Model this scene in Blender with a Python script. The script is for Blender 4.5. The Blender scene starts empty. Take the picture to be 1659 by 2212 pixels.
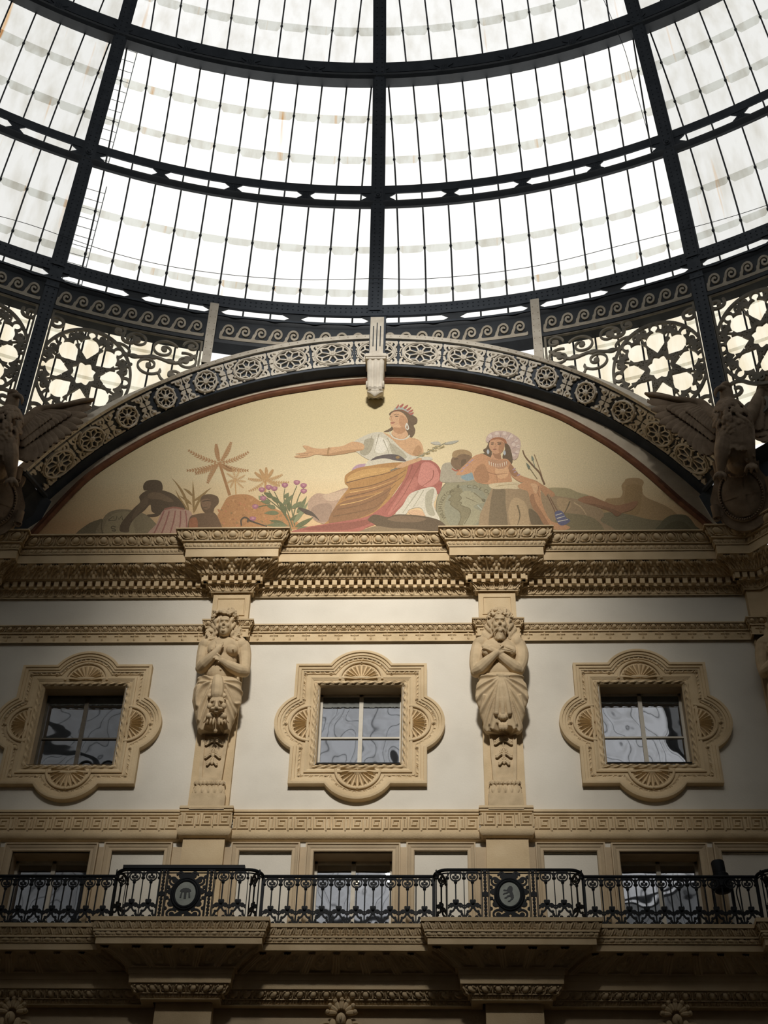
import bpy, math, random
import numpy as np
from mathutils import Vector, Matrix
random.seed(7); RNG = np.random.default_rng(7)
SC = bpy.context.scene
COL = SC.collection
PI = math.pi

# ---------------------------------------------------------------- camera (solved from the building's own lines)
CAM = np.array([1.3575, -20.9709, 1.6])
YAW, PIT, ROL, FPX = 0.0494012, 0.7553474, 0.0261417, 3214.713
def _cam_axes():
    fw = np.array([-math.sin(YAW)*math.cos(PIT), math.cos(YAW)*math.cos(PIT), math.sin(PIT)])
    r = np.array([math.cos(YAW), math.sin(YAW), 0.0]); u = np.cross(r, fw)
    c, s = math.cos(ROL), math.sin(ROL)
    return c*r+s*u, -s*r+c*u, fw
CR, CU, CF = _cam_axes()
def ray(x, y):
    return CF + CR*((x-829.5)/FPX) + CU*((1106.0-y)/FPX)
def at(x, y, p=0.0):
    """point on the upright plane standing p metres in front of the facade"""
    d = ray(x, y); t = (-p-CAM[1])/d[1]
    return CAM + d*t
def zr(y, p, x=790.0):
    return float(at(x, y, p)[2])
RD, YC, ZB = 17.929, -17.887, 27.544          # dome radius, centre, springing height

# ---------------------------------------------------------------- mesh buffer
class M:
    def __init__(s):
        s.V = []; s.n = 0; s.F = []; s.mi = []; s.m = 0
    def verts(s, a):
        a = np.asarray(a, float).reshape(-1, 3); b = s.n
        s.V.append(a); s.n += len(a); return b
    def faces(s, f):
        s.F.extend(f); s.mi.extend([s.m]*len(f))
    def grid(s, P, cu=False, cv=False):
        P = np.asarray(P, float); n, m = P.shape[:2]; b = s.verts(P)
        I = np.arange(n*m).reshape(n, m)+b
        if cu: I = np.vstack([I, I[:1]])
        if cv: I = np.hstack([I, I[:, :1]])
        q = np.stack([I[:-1, :-1], I[1:, :-1], I[1:, 1:], I[:-1, 1:]], -1).reshape(-1, 4)
        s.faces(q.tolist())
    def box(s, lo, hi, f=None):
        x0, y0, z0 = lo; x1, y1, z1 = hi
        P = np.array([(x0,y0,z0),(x1,y0,z0),(x1,y1,z0),(x0,y1,z0),(x0,y0,z1),(x1,y0,z1),(x1,y1,z1),(x0,y1,z1)])
        if f is not None: P = np.array([f(*q) for q in P])
        b = s.verts(P)
        s.faces([[b+i for i in q] for q in ((0,3,2,1),(4,5,6,7),(0,1,5,4),(1,2,6,5),(2,3,7,6),(3,0,4,7))])
    def ell(s, c, r, nu=12, nv=8, rot=None):
        th = np.linspace(0, PI, nv+1)[:, None]; ph = np.linspace(0, 2*PI, nu, endpoint=False)[None, :]
        P = np.stack([np.sin(th)*np.cos(ph), np.sin(th)*np.sin(ph), np.cos(th)+0*ph], -1)*np.asarray(r, float)
        if rot is not None: P = P @ np.asarray(rot).T
        s.grid(P+np.asarray(c, float), cv=True)
    def tube(s, pts, rad, n=8, closed=False, flat=1.0, cap=True):
        pts = np.asarray(pts, float); k = len(pts)
        rad = np.broadcast_to(np.asarray(rad, float), (k,))
        if closed: T = np.roll(pts, -1, 0)-np.roll(pts, 1, 0)
        else: T = np.gradient(pts, axis=0)
        T = T/(np.linalg.norm(T, axis=1)[:, None]+1e-12)
        ref = np.array([0, 1.0, 0]) if abs(T[:, 1]).mean() < .8 else np.array([1.0, 0, 0])
        N = np.cross(T, ref); N /= np.linalg.norm(N, axis=1)[:, None]+1e-12
        B = np.cross(T, N)
        a = np.linspace(0, 2*PI, n, endpoint=False)
        P = pts[:, None]+rad[:, None, None]*(np.cos(a)[None, :, None]*N[:, None]+flat*np.sin(a)[None, :, None]*B[:, None])
        b = s.n; s.grid(P, cu=closed, cv=True)
        if cap and not closed:
            s.faces([[b+i for i in range(n)][::-1], [b+(k-1)*n+i for i in range(n)]])
    def cone(s, a, b, ra, rb, n=10): s.tube([a, b], [ra, rb], n)
    def prism(s, poly, f0, f1):
        """poly: 2d outline; f0/f1 map (x,y) to the two faces"""
        A = [f0(*q) for q in poly]; B = [f1(*q) for q in poly]; k = len(poly)
        b = s.verts(A); c = s.verts(B)
        s.faces([[b+i for i in range(k)], [c+i for i in range(k)][::-1]])
        s.faces([[b+i, b+(i+1) % k, c+(i+1) % k, c+i] for i in range(k)])
    def ngon(s, P):
        b = s.verts(P); s.faces([list(range(b, b+len(P)))])
    def add(s, o, f=None):
        V = np.vstack(o.V)
        if f is not None: V = f(V)
        b = s.verts(V); s.faces([[i+b for i in q] for q in o.F])
    def arr(s): return np.vstack(s.V)

def T3(V, loc=(0,0,0), rz=0.0, sc=1.0, mir=False):
    V = np.array(V, float)*sc
    if mir: V[:, 0] *= -1
    c, s = math.cos(rz), math.sin(rz)
    return np.stack([V[:,0]*c-V[:,1]*s, V[:,0]*s+V[:,1]*c, V[:,2]], -1)+np.asarray(loc, float)
def rotm(axis, deg): return np.array(Matrix.Rotation(math.radians(deg), 3, axis))

def mesh(name, m, mats, ang=35):
    V = m.arr(); me = bpy.data.meshes.new(name)
    nl = sum(map(len, m.F)); fl = np.fromiter((i for q in m.F for i in q), np.int32, nl)
    ls = np.fromiter(map(len, m.F), np.int32, len(m.F))
    me.vertices.add(len(V)); me.vertices.foreach_set('co', V.ravel())
    me.loops.add(nl); me.loops.foreach_set('vertex_index', fl)
    me.polygons.add(len(m.F)); me.polygons.foreach_set('loop_start', np.concatenate([[0], np.cumsum(ls)[:-1]]).astype(np.int32))
    me.polygons.foreach_set('loop_total', ls)
    if not isinstance(mats, (list, tuple)): mats = [mats]
    for q in mats: me.materials.append(q)
    if len(mats) > 1: me.polygons.foreach_set('material_index', np.array(m.mi, np.int32))
    me.update(calc_edges=True); me.validate()
    if ang:
        me.polygons.foreach_set('use_smooth', np.ones(len(me.polygons), bool))
        me.set_sharp_from_angle(angle=math.radians(ang))
    return me
def wloc(o):
    v = np.zeros(3)
    while o is not None:
        v = v+np.array(o.location); o = o.parent
    return v
def obj(name, m, mats, parent=None, local=False, ang=35):
    """one mesh object; vertices in world space unless local"""
    if parent is not None and not local:
        w = wloc(parent); m.V = [v-w for v in m.V]
    o = bpy.data.objects.new(name, mesh(name, m, mats, ang) if isinstance(m, M) else m)
    COL.objects.link(o)
    if parent is not None: o.parent = parent
    return o
def tag(o, label, cat, group=None):
    o['label'] = label; o['category'] = cat
    if group: o['group'] = group
    return o
def thing(name, label, cat, loc=(0,0,0), group=None, rz=0.0):
    o = bpy.data.objects.new(name, None); COL.objects.link(o); o.location = loc; o.rotation_euler = (0,0,rz)
    o.empty_display_size = .1
    return tag(o, label, cat, group)
def struct(name, m, mats, ang=35):
    o = obj(name, m, mats, ang=ang); o['kind'] = 'structure'; return o
def dup(root, loc, label, rz=0.0, mir=False):
    def cp(o, par):
        c = o.copy(); COL.objects.link(c); c.parent = par
        for ch in list(o.children): cp(ch, c)
        return c
    r = cp(root, None); r.location = loc; r.rotation_euler = (0,0,rz); r['label'] = label
    if mir: r.scale = (-1,1,1)
    return r

# ---------------------------------------------------------------- swept mouldings with relief
def mitre(path, closed=False):
    P = np.asarray(path, float); k = len(P)
    d = np.diff(np.vstack([P, P[:1]]) if closed else P, axis=0); d /= np.linalg.norm(d, axis=1)[:, None]
    n = np.stack([d[:, 1], -d[:, 0]], -1)
    out = np.zeros((k, 2))
    for i in range(k):
        if closed: a, b = n[i-1], n[i]
        else: a, b = n[max(i-1, 0)], n[min(i, len(n)-1)]
        out[i] = (a+b)/(1+a@b)
    return out
def plan(q, s): return np.concatenate([q, s[..., None]], -1)                    # (x,y),z
def elev(y0):                                                                    # (x,z), stands off p from y0
    return lambda q, s: np.stack([q[..., 0], y0-s, q[..., 1]], -1)
def sweep(m, path, prof, f=plan, closed=False):
    P = np.asarray(path, float); W = mitre(P, closed); pr = np.asarray(prof, float)
    q = P[:, None]+W[:, None]*pr[None, :, :1]
    m.grid(f(q, np.broadcast_to(pr[None, :, 1], q.shape[:2])), cu=closed)
def relief(m, path, prof, h, hs, period, nu=14, nv=10, f=plan, closed=False, cum=False):
    """band following prof (list of (p,z)), height field h(u,v) along the profile normal"""
    P = np.asarray(path, float); W = mitre(P, closed); pr = np.asarray(prof, float)
    L = np.concatenate([[0], np.cumsum(np.linalg.norm(np.diff(pr, axis=0), axis=1))]); L /= L[-1]
    v = np.linspace(0, 1, nv+1); pv = np.interp(v, L, pr[:, 0]); zv = np.interp(v, L, pr[:, 1])
    tp, tz = np.gradient(pv), np.gradient(zv); q = np.hypot(tp, tz); a, b = tz/q, -tp/q
    if np.mean(a) < 0 and abs(np.mean(a)) > .3: a, b = -a, -b
    idx = list(range(len(P)-1))+([len(P)-1] if closed else [])
    pm = float(pv.mean()); s0 = 0.0
    for i in idx:
        j = (i+1) % len(P)
        A, B, wa, wb = P[i], P[j], W[i], W[j]
        ln = np.linalg.norm((B+wb*pm)-(A+wa*pm))
        if cum:
            kk = max(1, int(round(nu*ln/period))); t = np.linspace(0, 1, kk+1); u = (s0+t*ln)/period; s0 += ln
        else:
            n = int(round(ln/period)); 
            if n < 1 and ln > .45*period: n = 1
            t = np.linspace(0, 1, max(1, nu*n)+1); u = t*n
        U, Vv = np.meshgrid(u % 1.0, v, indexing='ij')
        if not cum: U[-1] = 0
        H = h(U, Vv)*hs if (cum or n > 0) else U*0
        pp = pv[None]+a[None]*H; zz = zv[None]+b[None]*H
        A2 = A[None, None]+wa*pp[..., None]; B2 = B[None, None]+wb*pp[..., None]
        m.grid(f(A2*(1-t)[:, None, None]+B2*t[:, None, None], zz))
def circ(d): return np.sqrt(np.clip(1-d*d, 0, 1))
def h_egg(u, v):
    x = (u-.5); y = (v-.5)
    e = np.hypot(x/.25, y/.40); egg = circ(e)*1.0
    ring = np.exp(-((np.hypot(x/.40, (y-.03)/.52)-.93)/.10)**2)*.6*(v < .97)
    xd = np.minimum(u, 1-u); dart = np.exp(-(xd/.035)**2)*.6*(v < .9)+np.exp(-((xd-.0)/.09)**2)*np.exp(-((v-.2)/.1)**2)*.5
    return np.maximum.reduce([egg, ring, dart])
def h_bead(u, v):
    y = (v-.5)/.46
    b = circ(np.hypot((u-.33)/.28, y)); d1 = circ(np.clip(np.abs(u-.75)/.07, 0, 1)*.8)*circ(y)*(np.abs(u-.75) < .07); d2 = circ(y)*(np.abs(u-.92) < .06)*.9
    return np.maximum.reduce([b, d1, d2])
def h_lesb(u, v):   # heart leaf and dart
    x = np.abs(u-.5)*2
    leaf = np.clip(1-np.abs(x-(.75*np.sqrt(np.clip(v, 0, 1))))/.22, 0, 1)
    mid = np.clip(1-x/.12, 0, 1)*(v < .85)
    dart = np.clip(1-(1-x)/.14, 0, 1)*(v > .25)*.8
    ball = circ(np.hypot((x-.62)/.25, (v-.82)/.18))
    return np.maximum.reduce([leaf, mid*.8, dart, ball])
def h_acan(u, v):   # upright acanthus leaves curling at the tip, small leaves between them
    x = np.abs(u-.5)*2
    stem = np.exp(-(x/.10)**2)*(.55+.45*v)
    lobes = np.zeros_like(u)
    for xc, vc, rx, rv, hh in ((.30,.90,.20,.13,1.0),(.58,.78,.20,.15,.85),(.34,.58,.17,.12,.6),(.72,.36,.22,.17,.8),(.95,.55,.15,.2,.45),(.50,.15,.2,.2,.4),(.92,.12,.16,.22,.55)):
        lobes = np.maximum(lobes, hh*circ(np.hypot((x-xc)/rx, (v-vc)/rv)))
    vein = .12*np.cos(34*x+8*v)*np.exp(-((v-.5)/.35)**2)
    return np.clip(np.maximum(stem, lobes)+vein*.6, 0, 1.2)
def h_drop(u, v):   # little hanging trefoil
    x = np.abs(u-.5)
    st = (x < .035)*(v > .12)*(v < .92)*.9
    arm = np.exp(-((v-(.58+.7*np.clip(x-.12,0,1)**1.2-.2*(x<.12)*0))/.07)**2)*(x < .24)*.9
    tip = circ(np.hypot(x/.07, (v-.2)/.18)); end = circ(np.hypot((x-.21)/.06, (v-.62)/.12))
    return np.maximum.reduce([st, arm, tip, end])
_KEY = ["11111111111111","00000000000000","11101111111111","00101000000001","10101011111101","10101010000101","10101010110101","10101011110101","10101000000101","11101111111101","00000000000001","11111111111111"]
def h_key(u, v):
    r = np.clip(((1-v)*11).astype(int), 0, 10); c = np.clip((u*14).astype(int), 0, 13)
    K = np.array([[int(ch) for ch in row] for row in _KEY]); return K[r, c]*1.0
def h_rope(u, v):
    return circ((v-.5)/.52)*(.72+.28*np.sin(2*PI*(u+v*.9)))
def h_leafrow(u, v):
    x = np.abs(u-.5)*2
    b = 1-np.clip((x/(.96*np.sqrt(np.clip(v*1.15, .0, 1)))), 0, 1)**6
    return np.clip(b, 0, 1)*(.55+.45*np.exp(-(x/.16)**2))

# ---------------------------------------------------------------- fretwork: outline of a distance field, cut from plate
def seg(x, y, a, b):
    ax, ay = a; bx, by = b; dx, dy = bx-ax, by-ay; t = np.clip(((x-ax)*dx+(y-ay)*dy)/(dx*dx+dy*dy+1e-12), 0, 1)
    return np.hypot(x-ax-t*dx, y-ay-t*dy)
def pline(x, y, P):
    d = np.full(np.shape(x), 9.0)
    for a, b in zip(P[:-1], P[1:]): d = np.minimum(d, seg(x, y, a, b))
    return d
def spiral(c, r0, r1, a0, a1, n=26, sx=1.0):
    t = np.linspace(0, 1, n); r = r0+(r1-r0)*t; a = a0+(a1-a0)*t
    return np.stack([c[0]+sx*r*np.cos(a), c[1]+r*np.sin(a)], -1)
def fret(m, sdf, x0, x1, y0, y1, st, f, t0, t1, back=False):
    """solid where sdf<0; f(x,y,t) maps to 3d, t0 front t1 back"""
    nx = max(2, int(round((x1-x0)/st)))+1; ny = max(2, int(round((y1-y0)/st)))+1
    xs = np.linspace(x0, x1, nx); ys = np.linspace(y0, y1, ny)
    X, Y = np.meshgrid(xs, ys, indexing='ij'); D = sdf(X, Y)
    D = np.where(np.abs(D) < 1e-5, 1e-5, D)
    ins = D < 0; pts = []; key = {}
    def vid(k, p):
        i = key.get(k)
        if i is None: i = len(pts); key[k] = i; pts.append(p)
        return i
    F = []; E = []
    c4 = ins[:-1, :-1].astype(int)+ins[1:, :-1]+ins[1:, 1:]+ins[:-1, 1:]
    for i, j in np.argwhere(c4 > 0):
        cs = ((i, j), (i+1, j), (i+1, j+1), (i, j+1)); poly = []; typ = []
        for k in range(4):
            a, b = cs[k], cs[(k+1) % 4]
            if ins[a]: poly.append(vid(a, (xs[a[0]], ys[a[1]]))); typ.append(0)
            if ins[a] != ins[b]:
                t = D[a]/(D[a]-D[b]); kk = (a, b) if a < b else (b, a)
                poly.append(vid(kk, (xs[a[0]]+t*(xs[b[0]]-xs[a[0]]), ys[a[1]]+t*(ys[b[1]]-ys[a[1]])))); typ.append(1)
        if len(poly) > 2:
            F.append(poly); n = len(poly)
            for k in range(n):
                if typ[k] and typ[(k+1) % n]: E.append((poly[k], poly[(k+1) % n]))
    if not pts: return
    q = np.array(pts); A = f(q[:, 0], q[:, 1], t0); B = f(q[:, 0], q[:, 1], t1)
    b0 = m.verts(A); m.faces([[b0+i for i in p] for p in F])
    b1 = m.verts(A); b2 = m.verts(B)
    m.faces([[b1+i, b2+i, b2+j, b1+j] for i, j in E])
    if back: m.faces([[b2+i for i in p[::-1]] for p in F])
def remesh(m, vox, smooth=2, name='tmp', fac=.5, dents=()):
    """many overlapping solids -> one continuous skin"""
    me = mesh(name, m, [], ang=0); o = bpy.data.objects.new(name, me); COL.objects.link(o)
    r = o.modifiers.new('r', 'REMESH'); r.mode = 'VOXEL'; r.voxel_size = vox
    if smooth:
        s = o.modifiers.new('s', 'SMOOTH'); s.factor = fac; s.iterations = smooth
    dg = bpy.context.evaluated_depsgraph_get(); ev = o.evaluated_get(dg)
    out = bpy.data.meshes.new_from_object(ev)
    bpy.data.objects.remove(o); bpy.data.meshes.remove(me)
    V = np.zeros(len(out.vertices)*3); out.vertices.foreach_get('co', V)
    V = V.reshape(-1, 3)
    for c, r, d in dents:      # chisel hollows: centre, radii, depth (pushed back from the viewer)
        V[:, 1] += d*np.exp(-(((V-np.array(c))/np.array(r))**2).sum(1))
    n = M(); n.verts(V); n.faces([list(p.vertices) for p in out.polygons])
    bpy.data.meshes.remove(out)
    return n
def catmull(P, n=8, closed=True):
    P = np.asarray(P, float); k = len(P); out = []
    for i in range(k if closed else k-1):
        p0, p1, p2, p3 = (P[(i-1) % k], P[i], P[(i+1) % k], P[(i+2) % k]) if closed else (P[max(i-1, 0)], P[i], P[i+1], P[min(i+2, k-1)])
        for t in np.linspace(0, 1, n, endpoint=False):
            out.append(.5*((2*p1)+(-p0+p2)*t+(2*p0-5*p1+4*p2-p3)*t*t+(-p0+3*p1-3*p2+p3)*t**3))
    if not closed: out.append(P[-1])
    return np.array(out)
# ---------------------------------------------------------------- materials
def lin(c):
    if isinstance(c, str):
        c = [int(c[i:i+2], 16)/255 for i in (0, 2, 4)]
        c = [v/12.92 if v <= .04045 else ((v+.055)/1.055)**2.4 for v in c]
    return (*c, 1.0)
def mat(name, c0, c1=None, scale=3.0, rough=.8, bump=0.0, bscale=40.0, metal=0.0, spec=.3, detail=4.0, stretch=(1,1,1), c2=None):
    m = bpy.data.materials.new(name); m.use_nodes = True; nt = m.node_tree; N = nt.nodes; L = nt.links
    b = N['Principled BSDF']; b.inputs['Roughness'].default_value = rough; b.inputs['Metallic'].default_value = metal
    b.inputs['Specular IOR Level'].default_value = spec
    tc = N.new('ShaderNodeTexCoord')
    if c1 is None: b.inputs['Base Color'].default_value = lin(c0)
    else:
        mp = N.new('ShaderNodeMapping'); mp.inputs['Scale'].default_value = stretch
        g = N.new('ShaderNodeNewGeometry'); L.new(g.outputs['Position'], mp.inputs['Vector'])
        n = N.new('ShaderNodeTexNoise'); n.inputs['Scale'].default_value = scale; n.inputs['Detail'].default_value = detail
        L.new(mp.outputs[0], n.inputs['Vector'])
        r = N.new('ShaderNodeValToRGB'); r.color_ramp.elements[0].position = .32; r.color_ramp.elements[1].position = .68
        r.color_ramp.elements[0].color = lin(c0); r.color_ramp.elements[1].color = lin(c1)
        if c2 is not None:
            e = r.color_ramp.elements.new(.5); e.color = lin(c2)
        L.new(n.outputs['Fac'], r.inputs[0]); L.new(r.outputs[0], b.inputs['Base Color'])
    if bump:
        g2 = N.new('ShaderNodeNewGeometry'); n2 = N.new('ShaderNodeTexNoise'); n2.inputs['Scale'].default_value = bscale; n2.inputs['Detail'].default_value = 5
        L.new(g2.outputs['Position'], n2.inputs['Vector'])
        bp = N.new('ShaderNodeBump'); bp.inputs['Strength'].default_value = bump; bp.inputs['Distance'].default_value = .02
        L.new(n2.outputs['Fac'], bp.inputs['Height']); L.new(bp.outputs[0], b.inputs['Normal'])
    return m
STUCCO = mat('cream_stucco', (.66,.61,.51), (.74,.69,.585), 1.1, .9, .15, 30, c2=(.71,.66,.555))
STONE = mat('ochre_stone', (.55,.415,.24), (.68,.53,.325), 2.2, .85, .25, 45, c2=(.63,.48,.285))
STATUE = mat('statue_stone', (.49,.37,.225), (.64,.495,.31), 5.0, .85, .15, 60, c2=(.58,.445,.27))
CAST = mat('pale_cast_stone', (.50,.42,.31), (.62,.54,.41), 4.0, .8, .2, 50)
IRON = mat('blue_black_iron', (.016,.021,.027), (.030,.037,.045), 3.0, .55, .1, 60, spec=.4)
IRON2 = mat('slate_iron_plate', (.030,.040,.055), (.050,.062,.078), 4.0, .6, .1, 60, spec=.35)
BLACK = mat('black_railing_paint', (.004,.0055,.007), (.008,.010,.012), 6.0, .6, spec=.2)
CREAMI = mat('cream_painted_iron', (.58,.52,.42), (.72,.66,.55), 6.0, .7, .15, 60)
FRIEZE = mat('faded_frieze_paint', (.40,.35,.27), (.56,.50,.40), 5.0, .75, .15, 60)
TRAC = mat('weathered_iron_tracery', (.16,.145,.115), (.30,.265,.205), 4.0, .7, .1, 60)
BROWN = mat('red_brown_moulding', (.14,.055,.028), (.22,.095,.045), 5.0, .6)
EAGLE = mat('dusty_eagle_stone', (.21,.15,.098), (.33,.245,.165), 5.0, .9, .3, 60)
TAN = mat('tan_render', (.46,.36,.235), (.58,.46,.30), 1.6, .9, .2, 35, c2=(.54,.42,.27))
WOODW = mat('white_window_paint', (.55,.50,.40), (.62,.57,.47), 8, .6)
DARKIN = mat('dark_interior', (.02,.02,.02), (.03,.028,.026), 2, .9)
BLIND = mat('grey_roller_blind', (.16,.165,.15), (.19,.195,.175), 5, .9)
FLOORM = mat('dark_stone_floor', (.025,.020,.017), (.04,.033,.028), .6, .5)
FARM = mat('far_wall_stone', (.09,.07,.05), (.13,.10,.07), 1.5, .9)

def glass_dome(name, tint, dirt, amt, rust):
    m = bpy.data.materials.new(name); m.use_nodes = True; nt = m.node_tree; N = nt.nodes; L = nt.links
    N.remove(N['Principled BSDF']); out = N['Material Output']
    tr = N.new('ShaderNodeBsdfTransparent'); tl = N.new('ShaderNodeBsdfTranslucent'); df = N.new('ShaderNodeBsdfDiffuse')
    tl.inputs[0].default_value = (.8,.8,.78,1); df.inputs[0].default_value = (.55,.54,.5,1)
    g = N.new('ShaderNodeNewGeometry'); mp = N.new('ShaderNodeMapping'); mp.inputs['Scale'].default_value = (1.5,1.5,.28)
    L.new(g.outputs['Position'], mp.inputs['Vector'])
    n = N.new('ShaderNodeTexNoise'); n.inputs['Scale'].default_value = 2.2; n.inputs['Detail'].default_value = 5; L.new(mp.outputs[0], n.inputs['Vector'])
    r = N.new('ShaderNodeValToRGB'); r.color_ramp.elements[0].color = lin(tint); r.color_ramp.elements[0].position = .42
    r.color_ramp.elements[1].color = lin(dirt); r.color_ramp.elements[1].position = .8
    L.new(n.outputs['Fac'], r.inputs[0])
    sp = N.new('ShaderNodeSeparateXYZ'); L.new(g.outputs['Position'], sp.inputs[0])
    ya = N.new('ShaderNodeMath'); ya.operation = 'ADD'; L.new(sp.outputs['Y'], ya.inputs[0]); ya.inputs[1].default_value = -YC
    az = N.new('ShaderNodeMath'); az.operation = 'ARCTAN2'; L.new(sp.outputs['X'], az.inputs[0]); L.new(ya.outputs[0], az.inputs[1])
    cv = N.new('ShaderNodeCombineXYZ'); L.new(az.outputs[0], cv.inputs['X']); L.new(sp.outputs['Z'], cv.inputs['Z'])
    mp2 = N.new('ShaderNodeMapping'); mp2.inputs['Scale'].default_value = (75.0,1.0,.22); L.new(cv.outputs[0], mp2.inputs['Vector'])
    n2 = N.new('ShaderNodeTexNoise'); n2.inputs['Scale'].default_value = 1.0; n2.inputs['Detail'].default_value = 3; L.new(mp2.outputs[0], n2.inputs['Vector'])
    r2 = N.new('ShaderNodeValToRGB'); r2.color_ramp.elements[0].position = rust; r2.color_ramp.elements[1].position = min(.99, rust+.12)
    r2.color_ramp.elements[0].color = (0,0,0,1); r2.color_ramp.elements[1].color = (1,1,1,1)
    L.new(n2.outputs['Fac'], r2.inputs[0])
    mx = N.new('ShaderNodeMix'); mx.data_type = 'RGBA'; mx.inputs['B'].default_value = lin((.62,.36,.13))
    L.new(r2.outputs[0], mx.inputs['Factor']); L.new(r.outputs[0], mx.inputs['A']); L.new(mx.outputs['Result'], tr.inputs[0])
    m1 = N.new('ShaderNodeMixShader'); m1.inputs[0].default_value = .5; L.new(tl.outputs[0], m1.inputs[1]); L.new(df.outputs[0], m1.inputs[2])
    m2 = N.new('ShaderNodeMixShader'); m2.inputs[0].default_value = amt; L.new(tr.outputs[0], m2.inputs[1]); L.new(m1.outputs[0], m2.inputs[2])
    L.new(m2.outputs[0], out.inputs[0]); return m
GLASS = glass_dome('dome_glass', (.98,.99,.99), (.94,.93,.90), .08, .70)
GLASSB = glass_dome('dimmed_dome_glass', (.86,.87,.88), (.70,.69,.66), .10, .655)  # vignette of the third tier put into the tint; rust streaks are stains
GLASSC = glass_dome('vignetted_stained_dome_glass', (.74,.75,.75), (.58,.57,.53), .10, .63)  # outer bays: corner vignette painted into the tint, plus rust stains
LAP = glass_dome('dome_glass_overlap', (.79,.80,.76), (.58,.56,.50), .16, .62)
GLASSD = glass_dome('darkened_unseen_dome_glass', (.12,.125,.13), (.08,.08,.08), .10, .75)  # unseen panes tinted dark to cut the ambient light
GLASSR = glass_dome('dimmed_rear_dome_glass', (.66,.67,.69), (.46,.46,.46), .10, .75)  # unseen rear panes dimmed in colour to lower ambient light and window reflections
GLASSY = glass_dome('stained_clerestory_glass', (.93,.88,.74), (.75,.62,.40), .12, .66)

def window_glass():
    m = bpy.data.materials.new('reflecting_window_glass'); m.use_nodes = True; nt = m.node_tree; N = nt.nodes; L = nt.links
    N.remove(N['Principled BSDF']); out = N['Material Output']
    gl = N.new('ShaderNodeBsdfGlossy'); gl.inputs['Roughness'].default_value = .02; gl.inputs['Color'].default_value = (.86,.88,.93,1)
    tr = N.new('ShaderNodeBsdfTransparent'); tr.inputs[0].default_value = (.75,.78,.80,1)
    g = N.new('ShaderNodeNewGeometry'); n = N.new('ShaderNodeTexNoise'); n.inputs['Scale'].default_value = 1.3; n.inputs['Detail'].default_value = 1.0
    L.new(g.outputs['Position'], n.inputs['Vector'])
    bp = N.new('ShaderNodeBump'); bp.inputs['Strength'].default_value = .22; bp.inputs['Distance'].default_value = .05
    L.new(n.outputs['Fac'], bp.inputs['Height']); L.new(bp.outputs[0], gl.inputs['Normal'])
    mx = N.new('ShaderNodeMixShader'); mx.inputs[0].default_value = .42
    L.new(tr.outputs[0], mx.inputs[1]); L.new(gl.outputs[0], mx.inputs[2]); L.new(mx.outputs[0], out.inputs[0]); return m
WGLASS = window_glass()
_pm = {}
def paint(hx, rough=.75):
    """mosaic colour with tesserae grain"""
    if hx in _pm: return _pm[hx]
    m = mat('mosaic_'+hx, hx, None, rough=rough, spec=.2); nt = m.node_tree; N = nt.nodes; L = nt.links; b = N['Principled BSDF']
    c = [v*.86+w*.14 for v, w in zip(lin(hx)[:3], (.62,.48,.27))]; lum = .3*c[0]+.55*c[1]+.15*c[2]; c = [v*.88+lum*.12 for v in c]; g = N.new('ShaderNodeNewGeometry'); n = N.new('ShaderNodeTexNoise'); n.inputs['Scale'].default_value = 48; n.inputs['Detail'].default_value = 3
    L.new(g.outputs['Position'], n.inputs['Vector'])
    r = N.new('ShaderNodeValToRGB'); r.color_ramp.elements[0].position = .3; r.color_ramp.elements[1].position = .7
    r.color_ramp.elements[0].color = tuple(v*.86 for v in c)+(1,); r.color_ramp.elements[1].color = tuple(min(1, v*1.14) for v in c)+(1,)
    L.new(n.outputs['Fac'], r.inputs[0]); L.new(r.outputs[0], b.inputs['Base Color']); _pm[hx] = m; return m
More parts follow.
